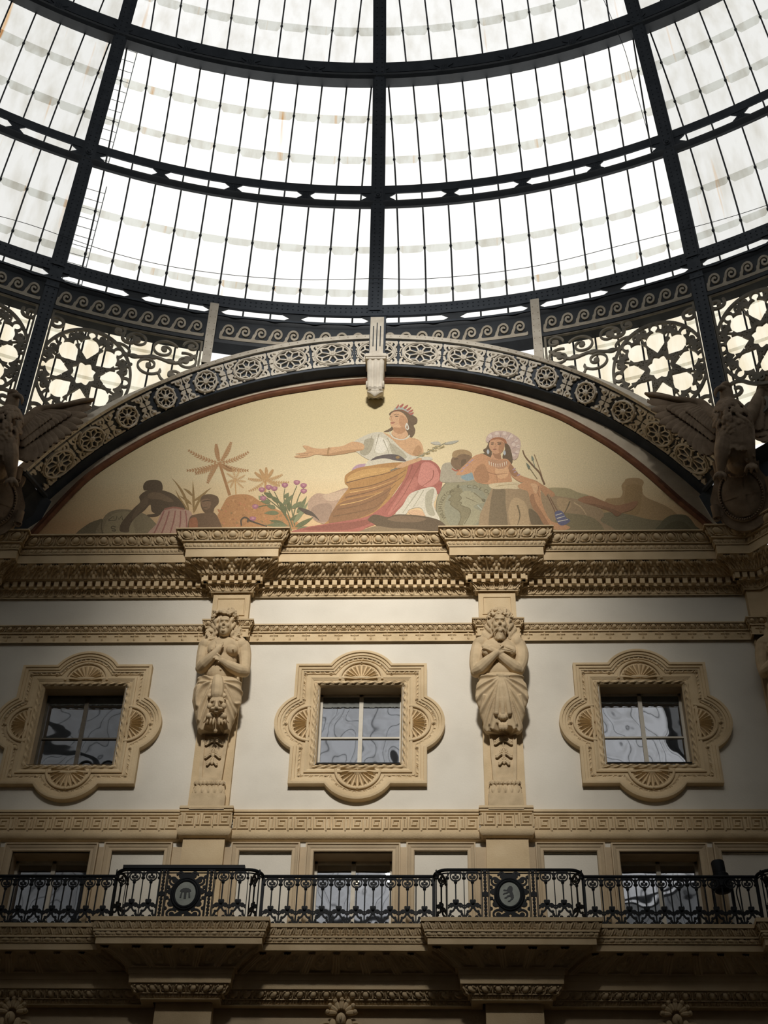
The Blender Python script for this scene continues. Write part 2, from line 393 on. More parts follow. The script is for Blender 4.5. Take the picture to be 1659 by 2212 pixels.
def gold_ground():
    m = mat('gold_mosaic_ground', (.5,.4,.2), None, rough=.7, spec=.25); nt = m.node_tree; N = nt.nodes; L = nt.links; b = N['Principled BSDF']
    g = N.new('ShaderNodeNewGeometry'); sx = N.new('ShaderNodeSeparateXYZ'); L.new(g.outputs['Position'], sx.inputs[0])
    nb = N.new('ShaderNodeTexNoise'); nb.inputs['Scale'].default_value = .7; nb.inputs['Detail'].default_value = 3
    mp = N.new('ShaderNodeMapping'); mp.inputs['Scale'].default_value = (.25,1,1.6); L.new(g.outputs['Position'], mp.inputs['Vector']); L.new(mp.outputs[0], nb.inputs['Vector'])
    ad = N.new('ShaderNodeMath'); ad.operation = 'MULTIPLY_ADD'; L.new(nb.outputs['Fac'], ad.inputs[0]); ad.inputs[1].default_value = 1.2; L.new(sx.outputs['Z'], ad.inputs[2])
    mr = N.new('ShaderNodeMapRange'); mr.inputs['From Min'].default_value = 20.9; mr.inputs['From Max'].default_value = 24.6; L.new(ad.outputs[0], mr.inputs['Value'])
    r = N.new('ShaderNodeValToRGB'); e = r.color_ramp.elements
    e[0].position = 0; e[0].color = lin((.56,.34,.17)); e[1].position = 1; e[1].color = lin((.66,.55,.32))
    for p, c in ((.18,(.64,.42,.22)),(.34,(.70,.52,.29)),(.55,(.72,.59,.36))):
        q = e.new(p); q.color = lin(c)
    L.new(mr.outputs[0], r.inputs[0])
    n = N.new('ShaderNodeTexNoise'); n.inputs['Scale'].default_value = 45; n.inputs['Detail'].default_value = 4; L.new(g.outputs['Position'], n.inputs['Vector'])
    m2 = N.new('ShaderNodeMapRange'); m2.inputs['From Min'].default_value = .3; m2.inputs['From Max'].default_value = .7; m2.inputs['To Min'].default_value = .88; m2.inputs['To Max'].default_value = 1.10
    L.new(n.outputs['Fac'], m2.inputs['Value'])
    mx = N.new('ShaderNodeVectorMath'); mx.operation = 'SCALE'; L.new(r.outputs[0], mx.inputs[0]); L.new(m2.outputs[0], mx.inputs['Scale'])
    L.new(mx.outputs[0], b.inputs['Base Color']); return m
GOLD = gold_ground()
SKY_S = 1.22; EXPO = 0.0
SPOTS = [('high_fill_spot', (0.8, -32.0, 34.0), (0.2, 0, 23.5), 46000, 18.8), ('low_fill_spot', (0.4, -32.0, 34.0), (0.1, 0, 16.8), 48000, 17.8)]  # added unseen spots, shaped so the facade dims towards its edges
# ---------------------------------------------------------------- the facade
XC = 7.275; BAY = 4.85; R2 = math.sqrt(.5)
def wpath(hw, dp, far=2.6, hwl=None):
    """plan line of the wall with its pilasters, left to right, folding 45 degrees towards us at both corners"""
    t = math.tan(PI/8); L = []
    L += [(-XC-far*R2, -far*R2), (-XC-hw*R2, -hw*R2), (-XC-hw*R2+dp*R2, -hw*R2-dp*R2), (-XC+dp*t, -dp)]
    L += [(-XC+hw, -dp), (-XC+hw, 0)]
    for c in (-BAY/2, BAY/2): L += [(c-hw, 0), (c-hw, -dp), (c+hw, -dp), (c+hw, 0)]
    return L+[(-x, y) for x, y in L[5::-1]]
def band(m, path, ys, p0, p1):   # helper: [(p,z)] from photo rows
    return [(p, zr(y, p)) for y, p in zip(ys, (p0, p1))]

HW, DP = .337, .15
# --- wall with window openings
ZQ = 16.37
wins = [(k*BAY-.72, k*BAY+.72, 15.52, 17.21) for k in (-1, 0, 1)]+[(k*BAY-.03-.625, k*BAY-.03+.625, 11.9, 13.907) for k in (-1, 0, 1)]
blinds = [(k*BAY-.03+s*1.40-.42, k*BAY-.03+s*1.40+.42, 11.9, 13.92) for k in (-1, 0, 1) for s in (-1, 1)]
def holed(m, x0, x1, z0, z1, holes, y):
    xs = sorted({x0, x1, *[h[0] for h in holes], *[h[1] for h in holes]}); zs = sorted({z0, z1, *[h[2] for h in holes], *[h[3] for h in holes]})
    xs = [x for x in xs if x0 <= x <= x1]; zs = [z for z in zs if z0 <= z <= z1]
    for a, b in zip(xs[:-1], xs[1:]):
        for c, d in zip(zs[:-1], zs[1:]):
            mx, mz = (a+b)/2, (c+d)/2
            if any(h[0] < mx < h[1] and h[2] < mz < h[3] for h in holes): continue
            m.ngon([(a,y,c),(b,y,c),(b,y,d),(a,y,d)])
w = M()
w.m = 0; holed(w, -XC, XC, 14.0, 20.2, wins, 0.0)
w.m = 1; holed(w, -XC, XC, 11.6, 14.0, wins+blinds, -.015); holed(w, -XC, XC, 0, 11.6, [], 0)
for x0, x1, z0, z1 in wins:
    w.m = 1; y0, y1 = -.015, .34
    w.grid([[(x0,y0,z0),(x0,y0,z1),(x1,y0,z1),(x1,y0,z0),(x0,y0,z0)], [(x0,y1,z0),(x0,y1,z1),(x1,y1,z1),(x1,y1,z0),(x0,y1,z0)]])
w.m = 0
for x0, x1, z0, z1 in blinds:
    w.ngon([(x0,.03,z0),(x1,.03,z0),(x1,.03,z1),(x0,.03,z1)])
    w.grid([[(x0,-.015,z0),(x0,-.015,z1),(x1,-.015,z1),(x1,-.015,z0)], [(x0,.03,z0),(x0,.03,z1),(x1,.03,z1),(x1,.03,z0)]])
struct('wall_front', w, [STUCCO, TAN], ang=20)
for sd, nm in ((-1, 'wall_left'), (1, 'wall_right')):
    m = M(); e = 4.2*R2
    m.ngon([(sd*XC,0,0),(sd*(XC+e),-e,0),(sd*(XC+e),-e,20.2),(sd*XC,0,20.2)])
    struct(nm, m, STUCCO)
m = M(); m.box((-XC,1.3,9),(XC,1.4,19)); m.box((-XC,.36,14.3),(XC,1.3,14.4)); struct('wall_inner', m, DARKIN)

# --- pilaster strips
m = M()
pz = [(0, 0.0), (0, 20.2)]
P = wpath(HW, DP); m.m = 0
for i in range(0): pass
def pil(m, c, hw, dp, z0, z1):
    if abs(c) < 6: m.box((c-hw, -dp, z0), (c+hw, .05, z1))
    else:
        s = 1 if c > 0 else -1; t = math.tan(PI/8)
        q = [(c-s*hw, 0.02), (c-s*hw, -dp), (c-s*dp*t, -dp), (c+s*hw*R2-s*dp*R2, -hw*R2-dp*R2), (c+s*hw*R2, -hw*R2), (c+s*.05, .05)]
        m.prism(q, lambda x, y: (x, y, z0), lambda x, y: (x, y, z1))
for c in (-XC, -BAY/2, BAY/2, XC):
    pil(m, c, HW, .15, zr(1352, .15), 20.2)       # above the string course
    pil(m, c, .335, .10, 14.2, zr(1386, .1))      # strip behind the herm
    pil(m, c, .337, .12, 11.5, 14.25)             # below the key band
    pil(m, c, .42, .20, 0, 11.6)
    if abs(c) < 6:
        z0, z1 = zr(1328, .16), zr(1290, .16)       # sunk panel edge on the frieze block
        sweep(m, [(c-.27, z0), (c-.27, z1), (c+.27, z1), (c+.27, z0)], [(0, .15), (.0, .168), (.02, .168), (.03, .15)], elev(0), closed=True)
struct('trim_1', m, STONE, ang=20)

# --- main cornice under the mural
def Z(pts): return [(p, zr(y, p)) for y, p in pts]
m = M(); P = wpath(HW, DP)
sweep(m, P, Z([(1289.5,.0),(1289.5,.045),(1286.5,.05),(1286,.06)]))
relief(m, P, Z([(1286,.055),(1280,.065),(1274,.09),(1270,.125)]), h_lesb, .03, .175, 14, 9)
sweep(m, P, Z([(1270,.125),(1269.6,.15),(1266.5,.15),(1266.2,.13)])+[(.13, zr(1250.5,.22)), (.25, zr(1250,.24)), (.25, zr(1247.5,.25)), (.27, zr(1247,.26))])
relief(m, P, Z([(1247,.26),(1238,.30),(1228,.37),(1219,.45),(1214,.50)]), h_acan, .055, .315, 26, 18)
sweep(m, P, Z([(1214,.50)])+[(.50, zr(1212.3,.52)), (.52, zr(1212,.52)), (.52, zr(1193.5,.52))]+Z([(1193.2,.54),(1190.5,.545),(1190,.55)]))
relief(m, P, Z([(1190,.545),(1186,.55),(1182,.555)]), h_bead, .022, .145, 14, 6)
sweep(m, P, Z([(1182,.55),(1178,.585),(1177.5,.60),(1175.5,.605),(1175,.60)]))
relief(m, P, Z([(1175,.595),(1168,.62),(1160,.65),(1154,.675)]), h_egg, .06, .275, 22, 14)
sweep(m, P, Z([(1154,.67),(1153.4,.70),(1151.5,.705),(1151,.72),(1148.5,.72)])+[(0.0, zr(1148.5,.72)+.02)])
# dentils
zt, zb = zr(1251.5,.225), zr(1262.5,.225); W = mitre(P)
for i in range(len(P)-1):
    A = np.array(P[i])+W[i]*.225; B = np.array(P[i+1])+W[i+1]*.225; ln = np.linalg.norm(B-A)
    if ln < .1: continue
    n = max(1, int(round(ln/.153))); d = (B-A)/ln; nr = np.array([d[1], -d[0]]); stp = ln/n
    for k in range(n):
        c = A+d*stp*(k+.5) if ln > .3 else (A+B)/2
        h = min(.043, ln/2)
        q = [c-d*h, c+d*h, c+d*h-nr*.1, c-d*h-nr*.1]
        m.prism([tuple(v) for v in q], lambda x, y: (x, y, zb), lambda x, y: (x, y, zt))
struct('trim_2', m, STONE)

# --- egg and dart string course with the leaf-drop band beneath
m = M(); P = wpath(HW, DP)
sweep(m, P, Z([(1385.5,0),(1385.5,.055),(1383,.055),(1382.6,.04)]))
relief(m, P, Z([(1382.6,.04),(1374,.04),(1366,.04)]), h_drop, .028, .30, 26, 14)
sweep(m, P, Z([(1366,.04),(1365.4,.065),(1362.5,.07),(1362,.06)]))
relief(m, P, Z([(1362,.06),(1356,.075),(1349.5,.105)]), h_egg, .045, .178, 20, 12)
sweep(m, P, Z([(1349.5,.10),(1349,.125),(1346.2,.13)])+[(0, zr(1346,.13)+.02)])
struct('trim_3', m, STONE)

# --- key-pattern band
m = M(); P = wpath(HW, .12)
zt, zb = zr(1757.5,.085), zr(1795,.085)
sweep(m, P, [(.0, zt+.09), (.10, zt+.07), (.105, zt+.025), (.085, zt+.02), (.085, zt)])
relief(m, P, [(.078, zb), (.078, (zb+zt)/2), (.078, zt)], h_key, .022, .315, 56, 33)
sweep(m, P, [(.085, zb), (.085, zb-.02), (.105, zb-.025), (.105, zb-.05)]+[(.105-.075*(1-math.cos(a)), zb-.05-.10*math.sin(a)) for a in np.linspace(0, PI/2, 8)]+[(0, zb-.155)])
struct('trim_4', m, STONE, ang=30)

# --- casings of the balcony windows and blind panels
m = M()
for x0, x1, z0, z1 in wins[3:]+blinds:
    wd = .13
    sweep(m, [(x0-wd, 11.7), (x0-wd, z1+wd), (x1+wd, z1+wd), (x1+wd, 11.7)],
          [(0,.0),(0,.075),(.022,.08),(.03,.06),(.05,.055),(.075,.035),(.08,.03),(.118,.03),(.13,.015),(.13,-.03)], elev(-.015))
struct('trim_5', m, TAN)

# --- quatrefoil surrounds, shells and the windows inside them
def qpath(n=20):
    L = [(-1.15, 1.235)]
    def arc(cx, cz, r, a0, a1): return [(cx+r*math.cos(a), cz+r*math.sin(a)) for a in np.linspace(a0, a1, n)]
    a = math.asin(.545/.645); b = math.asin(.53/.611)
    L += arc(0, .89, .645, PI/2+a, PI/2-a); L += [(1.15, 1.235)]
    L += arc(.846, 0, .611, b, -b); L += [(1.15, -1.235)]
    L += arc(0, -.89, .645, -PI/2+a, -PI/2-a); L += [(-1.15, -1.235)]
    L += arc(-.846, 0, .611, PI+b, PI-b)
    return L
def polar_r(path, th):
    P = np.array(path+[path[0]]); out = []
    for t in th:
        d = np.array([math.cos(t), math.sin(t)]); best = 0
        for a, b in zip(P[:-1], P[1:]):
            e = b-a; den = d[0]*e[1]-d[1]*e[0]
            if abs(den) < 1e-9: continue
            s = (a[0]*e[1]-a[1]*e[0])/den; u = (a[0]*d[1]-a[1]*d[0])/den
            if s > 0 and -1e-6 <= u <= 1+1e-6: best = max(best, s)
        out.append(best)
    return np.array(out)
def surround(loc, label):
    t = thing('window_surround', label, 'window surround', loc, 'quatrefoil window surrounds')
    Q = qpath(); f = elev(0.0)
    m = M()
    sweep(m, Q, [(0,0),(0,.115),(.03,.125),(.05,.122),(.056,.10),(.10,.098),(.106,.08),(.14,.076)], f, closed=True)
    relief(m, Q, [(.138,.066),(.162,.07),(.186,.058)], h_bead, .022, .17, 12, 6, f, closed=True, cum=True)
    sweep(m, Q, [(.184,.062),(.19,.045),(.20,.045)], f, closed=True)
    W = mitre(Q, True); inn = [tuple(np.array(q)+w_*.199) for q, w_ in zip(Q, W)]
    inn = [q for q in inn]
    th = np.linspace(0, 2*PI, 241); th = np.unique(np.concatenate([th]+[[math.atan2(sz*.905, sx*.82) % (2*PI)] for sx in (-1,1) for sz in (-1,1)]))
    r1 = polar_r(inn, th); r0 = polar_r([(-.80,.885),(.80,.885),(.80,-.885),(-.80,-.885)], th)
    c, s = np.cos(th), np.sin(th)
    G = np.stack([np.stack([r*c, 0*r-.045, r*s], -1) for r in (r1, r0)], 0); m.grid(G)
    rect = [(-.87,.955),(.87,.955),(.87,-.955),(-.87,-.955)]
    sweep(m, rect, [(-.035,.045),(-.035,.07),(-.005,.075),(.02,.06),(.04,.05)], f, closed=True)
    obj('moulding', m, STONE, t, local=True)
    m = M(); rect = [(-.83,.915),(.83,.915),(.83,-.915),(-.83,-.915)]
    relief(m, rect, [(0,.045),(.01,.085),(.05,.10),(.09,.085),(.10,.03)], h_rope, .045, .155, 14, 10, f, closed=True)
    sweep(m, rect, [(.10,.05),(.112,.03),(.125,.0)], f, closed=True)
    obj('rope_moulding', m, STONE, t, local=True)
    for cx, cz, R, a0 in ((0,.93,.35,0), (0,-.93,.35,PI), (-.845,0,.335,PI/2), (.845,0,.335,-PI/2)):
        m = M(); rr = np.linspace(.02, 1, 15); aa = np.linspace(0, PI, 122)
        A, Rr = np.meshgrid(aa, rr, indexing='ij'); fl = np.abs(np.sin(11*A))
        p = .052+.075*Rr**.7*(1-fl)**.9-.012; p = np.where(Rr > .80+.17*fl, .035, p); p = np.where(Rr < .25, .06+.012*(1-fl), p)
        m.grid(np.stack([cx+R*Rr*np.cos(A+a0), -p, cz+R*Rr*np.sin(A+a0)], -1))
        a = np.linspace(a0, a0+PI, 40)
        m.tube(np.stack([cx+(R+.02)*np.cos(a), 0*a-.06, cz+(R+.02)*np.sin(a)], -1), .024, 8)
        obj('shell', m, STONE, t, local=True, ang=25)
    for x, z in [(0,1.30),(0,-1.30),(1.265,0),(-1.265,0)]+[(sx*a, sz*b) for sx in (-1,1) for sz in (-1,1) for a, b in ((.98,1.06),(.53,1.06),(.98,.50))]:
        m = M(); m.ell((x,-.05,z), (.036,.03,.036), 10, 6); m.ell((x,-.075,z), (.02,.02,.02), 8, 5); obj('boss', m, STONE, t, local=True)
    return t
qs = surround((0,0,ZQ), 'ochre quatrefoil window surround with shells, on the middle bay between the two herm statues')
for k, lb in ((-1, 'ochre quatrefoil window surround with shells on the bay left of the female herm'), (1, 'ochre quatrefoil window surround with shells on the bay right of the bearded herm')):
    dup(qs, (k*BAY, 0, ZQ), lb)

def window(name, x0, x1, z0, z1, y, blind=0.0, rail=False, cross=None, vents=False):
    t = bpy.data.objects.new(name, None); COL.objects.link(t); t.location = ((x0+x1)/2, y, z0); t['kind'] = 'structure'
    m = M(); b = .045; cx = (x0+x1)/2
    for q in ((x0,x0+b,z0,z1),(x1-b,x1,z0,z1),(cx-.035,cx+.035,z0,z1)): m.box((q[0],y-.03,q[2]),(q[1],y+.03,q[3]))
    for zc in (z0+b/2, z1-b/2): m.box((x0,y-.03,zc-b/2),(x1,y+.03,zc+b/2))
    if cross: m.box((x0,y-.025,cross-.016),(x1,y+.025,cross+.016))
    obj('frame', m, WOODW if not vents else DARKFR, t)
    for a, c in ((x0+b, cx-.035), (cx+.035, x1-b)):
        for u, v in (((z0+b, cross-.016), (cross+.016, z1-b)) if cross else ((z0+b, z1-b),)):
            m = M(); m.ngon([(a,y,u),(c,y,u),(c,y,v),(a,y,v)]); obj('pane', m, WGLASS, t)
    if blind:
        m = M(); n = 60; xs = np.linspace(x0+.02, x1-.02, n); lo = z1-blind+.02*RNG.random(n)
        m.grid(np.stack([np.stack([xs, 0*xs+y-.012, lo], -1), np.stack([xs, 0*xs+y-.012, 0*xs+z1], -1)])); obj('roller_blind', m, BLIND, t)
    if rail:
        for zc in (z0+.045, z0+.17):
            m = M(); m.tube([(x0-.02,y-.15,zc),(x1+.02,y-.15,zc)], .022, 8); obj('guard_bar', m, BLACK, t)
    if vents:
        for i, vx in enumerate((cx+.18, cx+.56)):
            a = np.linspace(0, 2*PI, 24, endpoint=False); m = M()
            m.tube(np.stack([vx+.12*np.cos(a), 0*a+y-.02, z0+.2+.12*np.sin(a)], -1), .016, 6, closed=True)
            if i: m.ngon(np.stack([vx+.12*np.cos(a), 0*a+y-.015, z0+.2+.12*np.sin(a)], -1))
            obj('round_vent', m, BLACK, t)
    return t
DARKFR = mat('shaded_window_frame', (.075,.06,.04), (.11,.09,.06), 8, .6)  # left window's white frame, its shade painted into the colour
for i, k in enumerate((-1, 0, 1)):
    window('window_%d' % (i+1), k*BAY-.72, k*BAY+.72, 15.52, 17.21, .30, blind=.27 if k == 0 else (.20 if k else .2), rail=k >= 0, cross=16.30, vents=k < 0)
    window('window_%d' % (i+4), k*BAY-.03-.625, k*BAY-.03+.625, 11.9, 13.907, .30, blind=0)
# ---------------------------------------------------------------- the iron and glass dome
RG = 18.3; D2 = math.pi/180
def sph(az, ph, r=RD, lat=0.0):
    az, ph = np.asarray(az, float), np.asarray(ph, float); h = r*np.cos(ph)
    return np.stack([h*np.sin(az)+lat*np.cos(az), YC+h*np.cos(az)-lat*np.sin(az), ZB+r*np.sin(ph)+0*az], -1)
def cyl(az, z, r=RD, lat=0.0):
    az, z = np.asarray(az, float), np.asarray(z, float)
    return np.stack([r*np.sin(az)+lat*np.cos(az)+0*z, YC+r*np.cos(az)-lat*np.sin(az)+0*z, z+0*az], -1)
def rivet(m, c, n, r=.02, h=.016):
    n = n/np.linalg.norm(n); a = np.cross(n, [0,0,1.0]); a = a/(np.linalg.norm(a)+1e-9); b = np.cross(n, a)
    t = np.linspace(0, 2*PI, 6, endpoint=False)[:, None]
    base = c+r*(np.cos(t)*a+np.sin(t)*b); top = c+n*h+.55*r*(np.cos(t)*a+np.sin(t)*b)
    i = m.verts(np.vstack([base, top])); m.faces([[i+k, i+(k+1) % 6, i+6+(k+1) % 6, i+6+k] for k in range(6)]); m.faces([[i+6+k for k in range(6)]])
def bar4(m, f, sec):
    """sweep a closed section through f(lateral, radius) -> curve points"""
    m.grid(np.stack([f(a, r) for a, r in sec], 1), cv=True)
def rect(a, r0, r1): return [(-a, r0), (a, r0), (a, r1), (-a, r1)]
phs = np.linspace(0, 64*D2, 45)
def rib_parts(t, az):
    f = lambda a, r: sph(az+0*phs, phs, r, a)
    m = M(); bar4(m, f, rect(.165, RD-.03, RD)); bar4(m, f, rect(.12, RD-.045, RD-.03))
    for a in (-.065, .065):
        for p in np.arange(.4, 34, .42): 
            c = sph(az, p*D2, RD-.046, a); rivet(m, c, np.array([0,YC,ZB])-c)
    obj('flange', m, IRON2, t)
    m = M(); bar4(m, f, rect(.05, RD, RD+.36)); bar4(m, f, rect(.14, RD+.34, RD+.37))
    for s in (-1, 1): bar4(m, f, [(s*.05, RD), (s*.13, RD), (s*.13, RD+.02), (s*.05, RD+.09)])
    obj('web', m, IRON, t)
    m = M(); c = sph(az, 12.2*D2, RD-.05); a = np.linspace(0, 2*PI, 20, endpoint=False)
    e = np.array([math.cos(az), -math.sin(az), 0]); n = sph(az, 12.2*D2, 1.0)-sph(az, 12.2*D2, 0.0); u = np.cross(n, e)
    m.tube(c[None]+.06*(np.cos(a)[:, None]*e+np.sin(a)[:, None]*u), .022, 6, closed=True); m.ell(c, (.04,.04,.04), 10, 6)
    obj('pin_joint', m, IRON2, t)
RIBNAME = {-1: 'dark riveted iron dome rib rising from behind the left eagle', 0: 'dark riveted iron dome rib rising from the bracket at the top of the arch', 1: 'dark riveted iron dome rib rising from behind the right eagle'}
for k in (-1, 0, 1):
    az = k*PI/8; t = thing('dome_rib', RIBNAME[k], 'iron rib', tuple(sph(az, 0, RD)), 'riveted dome ribs'); rib_parts(t, az)
    if k:
        zz = np.linspace(21.7, ZB-.12, 12); f = lambda a, r: cyl(az+0*zz, zz, r, a)
        m = M(); bar4(m, f, rect(.14, RD-.03, RD)); bar4(m, f, rect(.05, RD, RD+.3)); bar4(m, f, rect(.14, RD+.3, RD+.33))
        for a in (-.065, .065):
            for z in np.arange(22.4, 27.2, .14): c = cyl(az, z, RD-.031, a); rivet(m, c, np.array([0, YC, z])-c)
        obj('leg', m, IRON2, t)
        m = M(); zz2 = np.array([26.80, 26.86]); bar4(m, lambda a, r: cyl(az+0*zz2, zz2, r, a), rect(.15, RD-.045, RD)); obj('splice_plate', m, IRON2, t)

def ring_thing(label, spec):
    t = thing('ring_girder', label, 'iron ring', (0, YC, ZB), 'horizontal ring girders of the dome'); spec(t); return t
azs = np.linspace(-39*D2, 39*D2, 70); azr = np.linspace(39*D2, 321*D2, 150)
def ringbox(m, sec):   # closed section of (phi, r)
    P = np.stack([sph(azs, p+0*azs, r) for p, r in sec], 1); m.grid(P, cv=True)
def gusset(m, az, f, z0, z1, w=.20, n=.07, r=None, holes=True):
    """bow-tie plate between the two chords; f(lateral, s) with s 0..1"""
    q = [(-w,0),(w,0),(w*.92,.12),(n*1.3,.45),(n*1.3,.55),(w*.92,.88),(w,1),(-w,1),(-w*.92,.88),(-n*1.3,.55),(-n*1.3,.45),(-w*.92,.12)]
    m.prism(q, lambda a, s: f(a, s, 0), lambda a, s: f(a, s, .03))
    if holes:
        for a in (-.06,-.02,.02,.06):
            for s in (.2,.4,.6,.8): c = np.array(f(a, s, -.003)); rivet(m, c, np.array([0,YC,ZB])-c, .011, .008)
G5 = [k*5.625*D2 for k in range(-7, 8)]
def spec1(t):
    m = M(); z0, z1 = ZB-.175, ZB+.20
    P = np.stack([cyl(azs, z, r) for z, r in ((z0,RD-.02),(z1,RD-.02),(z1,RD+.02),(z0+.03,RD+.02),(z0+.03,RD+.05),(z0,RD+.05))], 1); m.grid(P, cv=True)
    P = np.stack([cyl(azs, z, r) for z, r in ((z1-.02,RD),(z1-.02,RD+.12),(z1,RD+.12),(z1,RD))], 1); m.grid(P, cv=True)
    obj('girder', m, IRON2, t)
    m = M()
    for s in np.arange(-36*D2, 36*D2, .118/RD):
        for dz in (-.055, .075): c = cyl(s, ZB+dz+.01, RD-.021); rivet(m, c, np.array([0,YC,c[2]])-c)
    o = obj('rivet_row', m, IRON2, t); o['kind'] = 'stuff'
    for az in G5:
        m = M(); gusset(m, az, lambda a, s, d: tuple(cyl(az, ZB-.46+.29*s, RD+d, a)), 0, 1, .30, .10, holes=False); obj('gusset', m, IRON, t)
def spec2(t):
    m = M(); ringbox(m, [(12.56*D2,RD-.01),(13.3*D2,RD-.01),(13.3*D2,RD+.03),(12.56*D2,RD+.03)]); obj('upper_chord', m, IRON2, t)
    m = M(); ringbox(m, [(11.15*D2,RD-.02),(11.55*D2,RD-.05),(11.80*D2,RD-.02),(11.80*D2,RD+.03),(11.15*D2,RD+.06)]); obj('lower_chord', m, IRON, t)
    for az in G5:
        if abs(az/(PI/8)-round(az/(PI/8))) < .01:
            for sd in (-1, 1):
                m = M(); f = lambda a, s, d: tuple(sph(az, (11.8+.82*s)*D2, RD+d, sd*a))
                q = [(.14,0),(.42,0),(.40,.15),(.26,.5),(.40,.85),(.42,1),(.14,1)]; m.prism(q, lambda a, s: f(a, s, 0), lambda a, s: f(a, s, .03)); obj('gusset', m, IRON2, t)
        else:
            m = M(); gusset(m, az, lambda a, s, d: tuple(sph(az, (11.8+.82*s)*D2, RD+d, a)), 0, 1, .22, .07); obj('gusset', m, IRON2, t)
def spec3(t):
    m = M(); ringbox(m, [(24.35*D2,RD-.01),(25.25*D2,RD-.01),(25.25*D2,RD+.06),(24.45*D2,RD+.06),(24.45*D2,RD+.35),(24.35*D2,RD+.35)]); obj('upper_chord', m, IRON2, t)
    m = M(); ringbox(m, [(23.7*D2,RD-.03),(24.0*D2,RD-.06),(24.25*D2,RD-.03),(24.4*D2,RD+.3),(23.7*D2,RD+.35)]); obj('lower_chord', m, IRON, t)
    for az in G5:
        m = M(); gusset(m, az, lambda a, s, d: tuple(sph(az, (24.1+.62*s)*D2, RD-.035+d, a)), 0, 1, .24, .08); obj('gusset', m, IRON2, t)
ring_thing('bottom iron ring of the dome with double rivet rows, just above the scroll frieze', spec1)
ring_thing('middle iron ring of the dome, two thin chords joined by bow-tie plates', spec2)
ring_thing('topmost iron ring of the dome, one deep dark band', spec3)

# glazing, bay by bay and tier by tier
def baypt(am, u, ph, r=RG):
    u, ph = np.asarray(u, float), np.asarray(ph, float); h = r*np.cos(ph); w = np.sqrt(np.clip(h*h-u*u, 0, None))
    return np.stack([w*math.sin(am)+u*math.cos(am), YC+w*math.cos(am)-u*math.sin(am), ZB+r*np.sin(ph)+0*u], -1)
def umax(ph, r=RG): return r*np.cos(ph)*math.sin(PI/16)-.03
def bay(label, am, p0, p1, b, laps, parts=True, tgt=None):
    """one field of panes between two ribs and two rings"""
    ph = np.linspace(p0, p1, 9); t = None
    um = umax(ph); s = np.linspace(-1, 1, 25)
    gm = M()
    gm.grid(baypt(am, s[:, None]*um[None], ph[None]+0*s[:, None]))
    bars = []
    for k in range(-6, 7):
        u = k*b; q = ph if abs(u) < um[-1] else ph[um > abs(u)]
        if len(q) < 2: 
            if abs(u) < um[0]: q = np.array([p0, p0+.02])
            else: continue
        elif len(q) < len(ph): q = np.append(q, min(p1, math.acos(min(1, (abs(u)+.03)/(RG*math.sin(PI/16))))))
        m = M(); m.tube(baypt(am, u+0*q, q, RG-.03), .021, 6)
        for lp in laps:
            if q[0] < lp < q[-1]:
                c = baypt(am, u, lp+.1*D2, RG-.05); m.ell(c, (.036,.036,.06), 8, 6)
        bars.append(m)
    rows = []
    for lp in laps:
        if not p0-.001 < lp < p1+.001: continue
        lm = M(); mu = float(umax(np.array(lp))); ks = [-mu]+[k*b for k in range(-6, 7) if abs(k*b) < mu-.05]+[mu]; U, Lo = [], []
        for a, c in zip(ks[:-1], ks[1:]):
            hh = .50*D2*(1+.15*RNG.standard_normal()); ch = .16*(c-a)
            U += [a+.004, a+ch, c-ch, c-.004]; Lo += [lp+.15*hh, lp-.5*hh-.12*hh*RNG.random(), lp-.5*hh-.12*hh*RNG.random(), lp+.15*hh]
        U = np.array(U); lm.grid(np.stack([baypt(am, U, 0*U+lp+.5*D2, RG-.012), baypt(am, U, np.array(Lo), RG-.012)], 1)); rows.append(lm)
    if tgt is not None:
        for m in bars: tgt[0].add(m)
        tgt[1].add(gm)
        return
    t = thing('glazed_bay', label, 'dome glazing', tuple(baypt(am, 0.0, p0)), 'glazed fields of the dome')
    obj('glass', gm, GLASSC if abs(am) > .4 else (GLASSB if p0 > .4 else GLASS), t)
    for lm in rows: obj('pane_overlap', lm, LAP, t)
    for m in bars: obj('glazing_bar', m, IRON, t)
LAPS = [3.2,7.7,12.4,16.7,20.6,25.0,28.7,33.0,37.3,41.6,45.9,50.2,54.5,58.8]
TIERS = [(-1.42, 11.9, .61), (11.9, 24.6, .61), (24.6, 44.0, .64), (44.0, 64.0, .64)]
TN = ['lowest field', 'second field up', 'third field up', 'highest field']
BN = {-1.5: 'at the far left beyond the left rib', -.5: 'between the left rib and the centre rib', .5: 'between the centre rib and the right rib', 1.5: 'at the far right beyond the right rib'}
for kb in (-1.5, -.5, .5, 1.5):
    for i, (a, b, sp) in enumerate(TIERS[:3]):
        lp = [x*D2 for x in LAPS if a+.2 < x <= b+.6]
        bay('%s of dome glass panes %s' % (TN[i], BN[kb]), kb*PI/8, a*D2, b*D2, sp, lp)
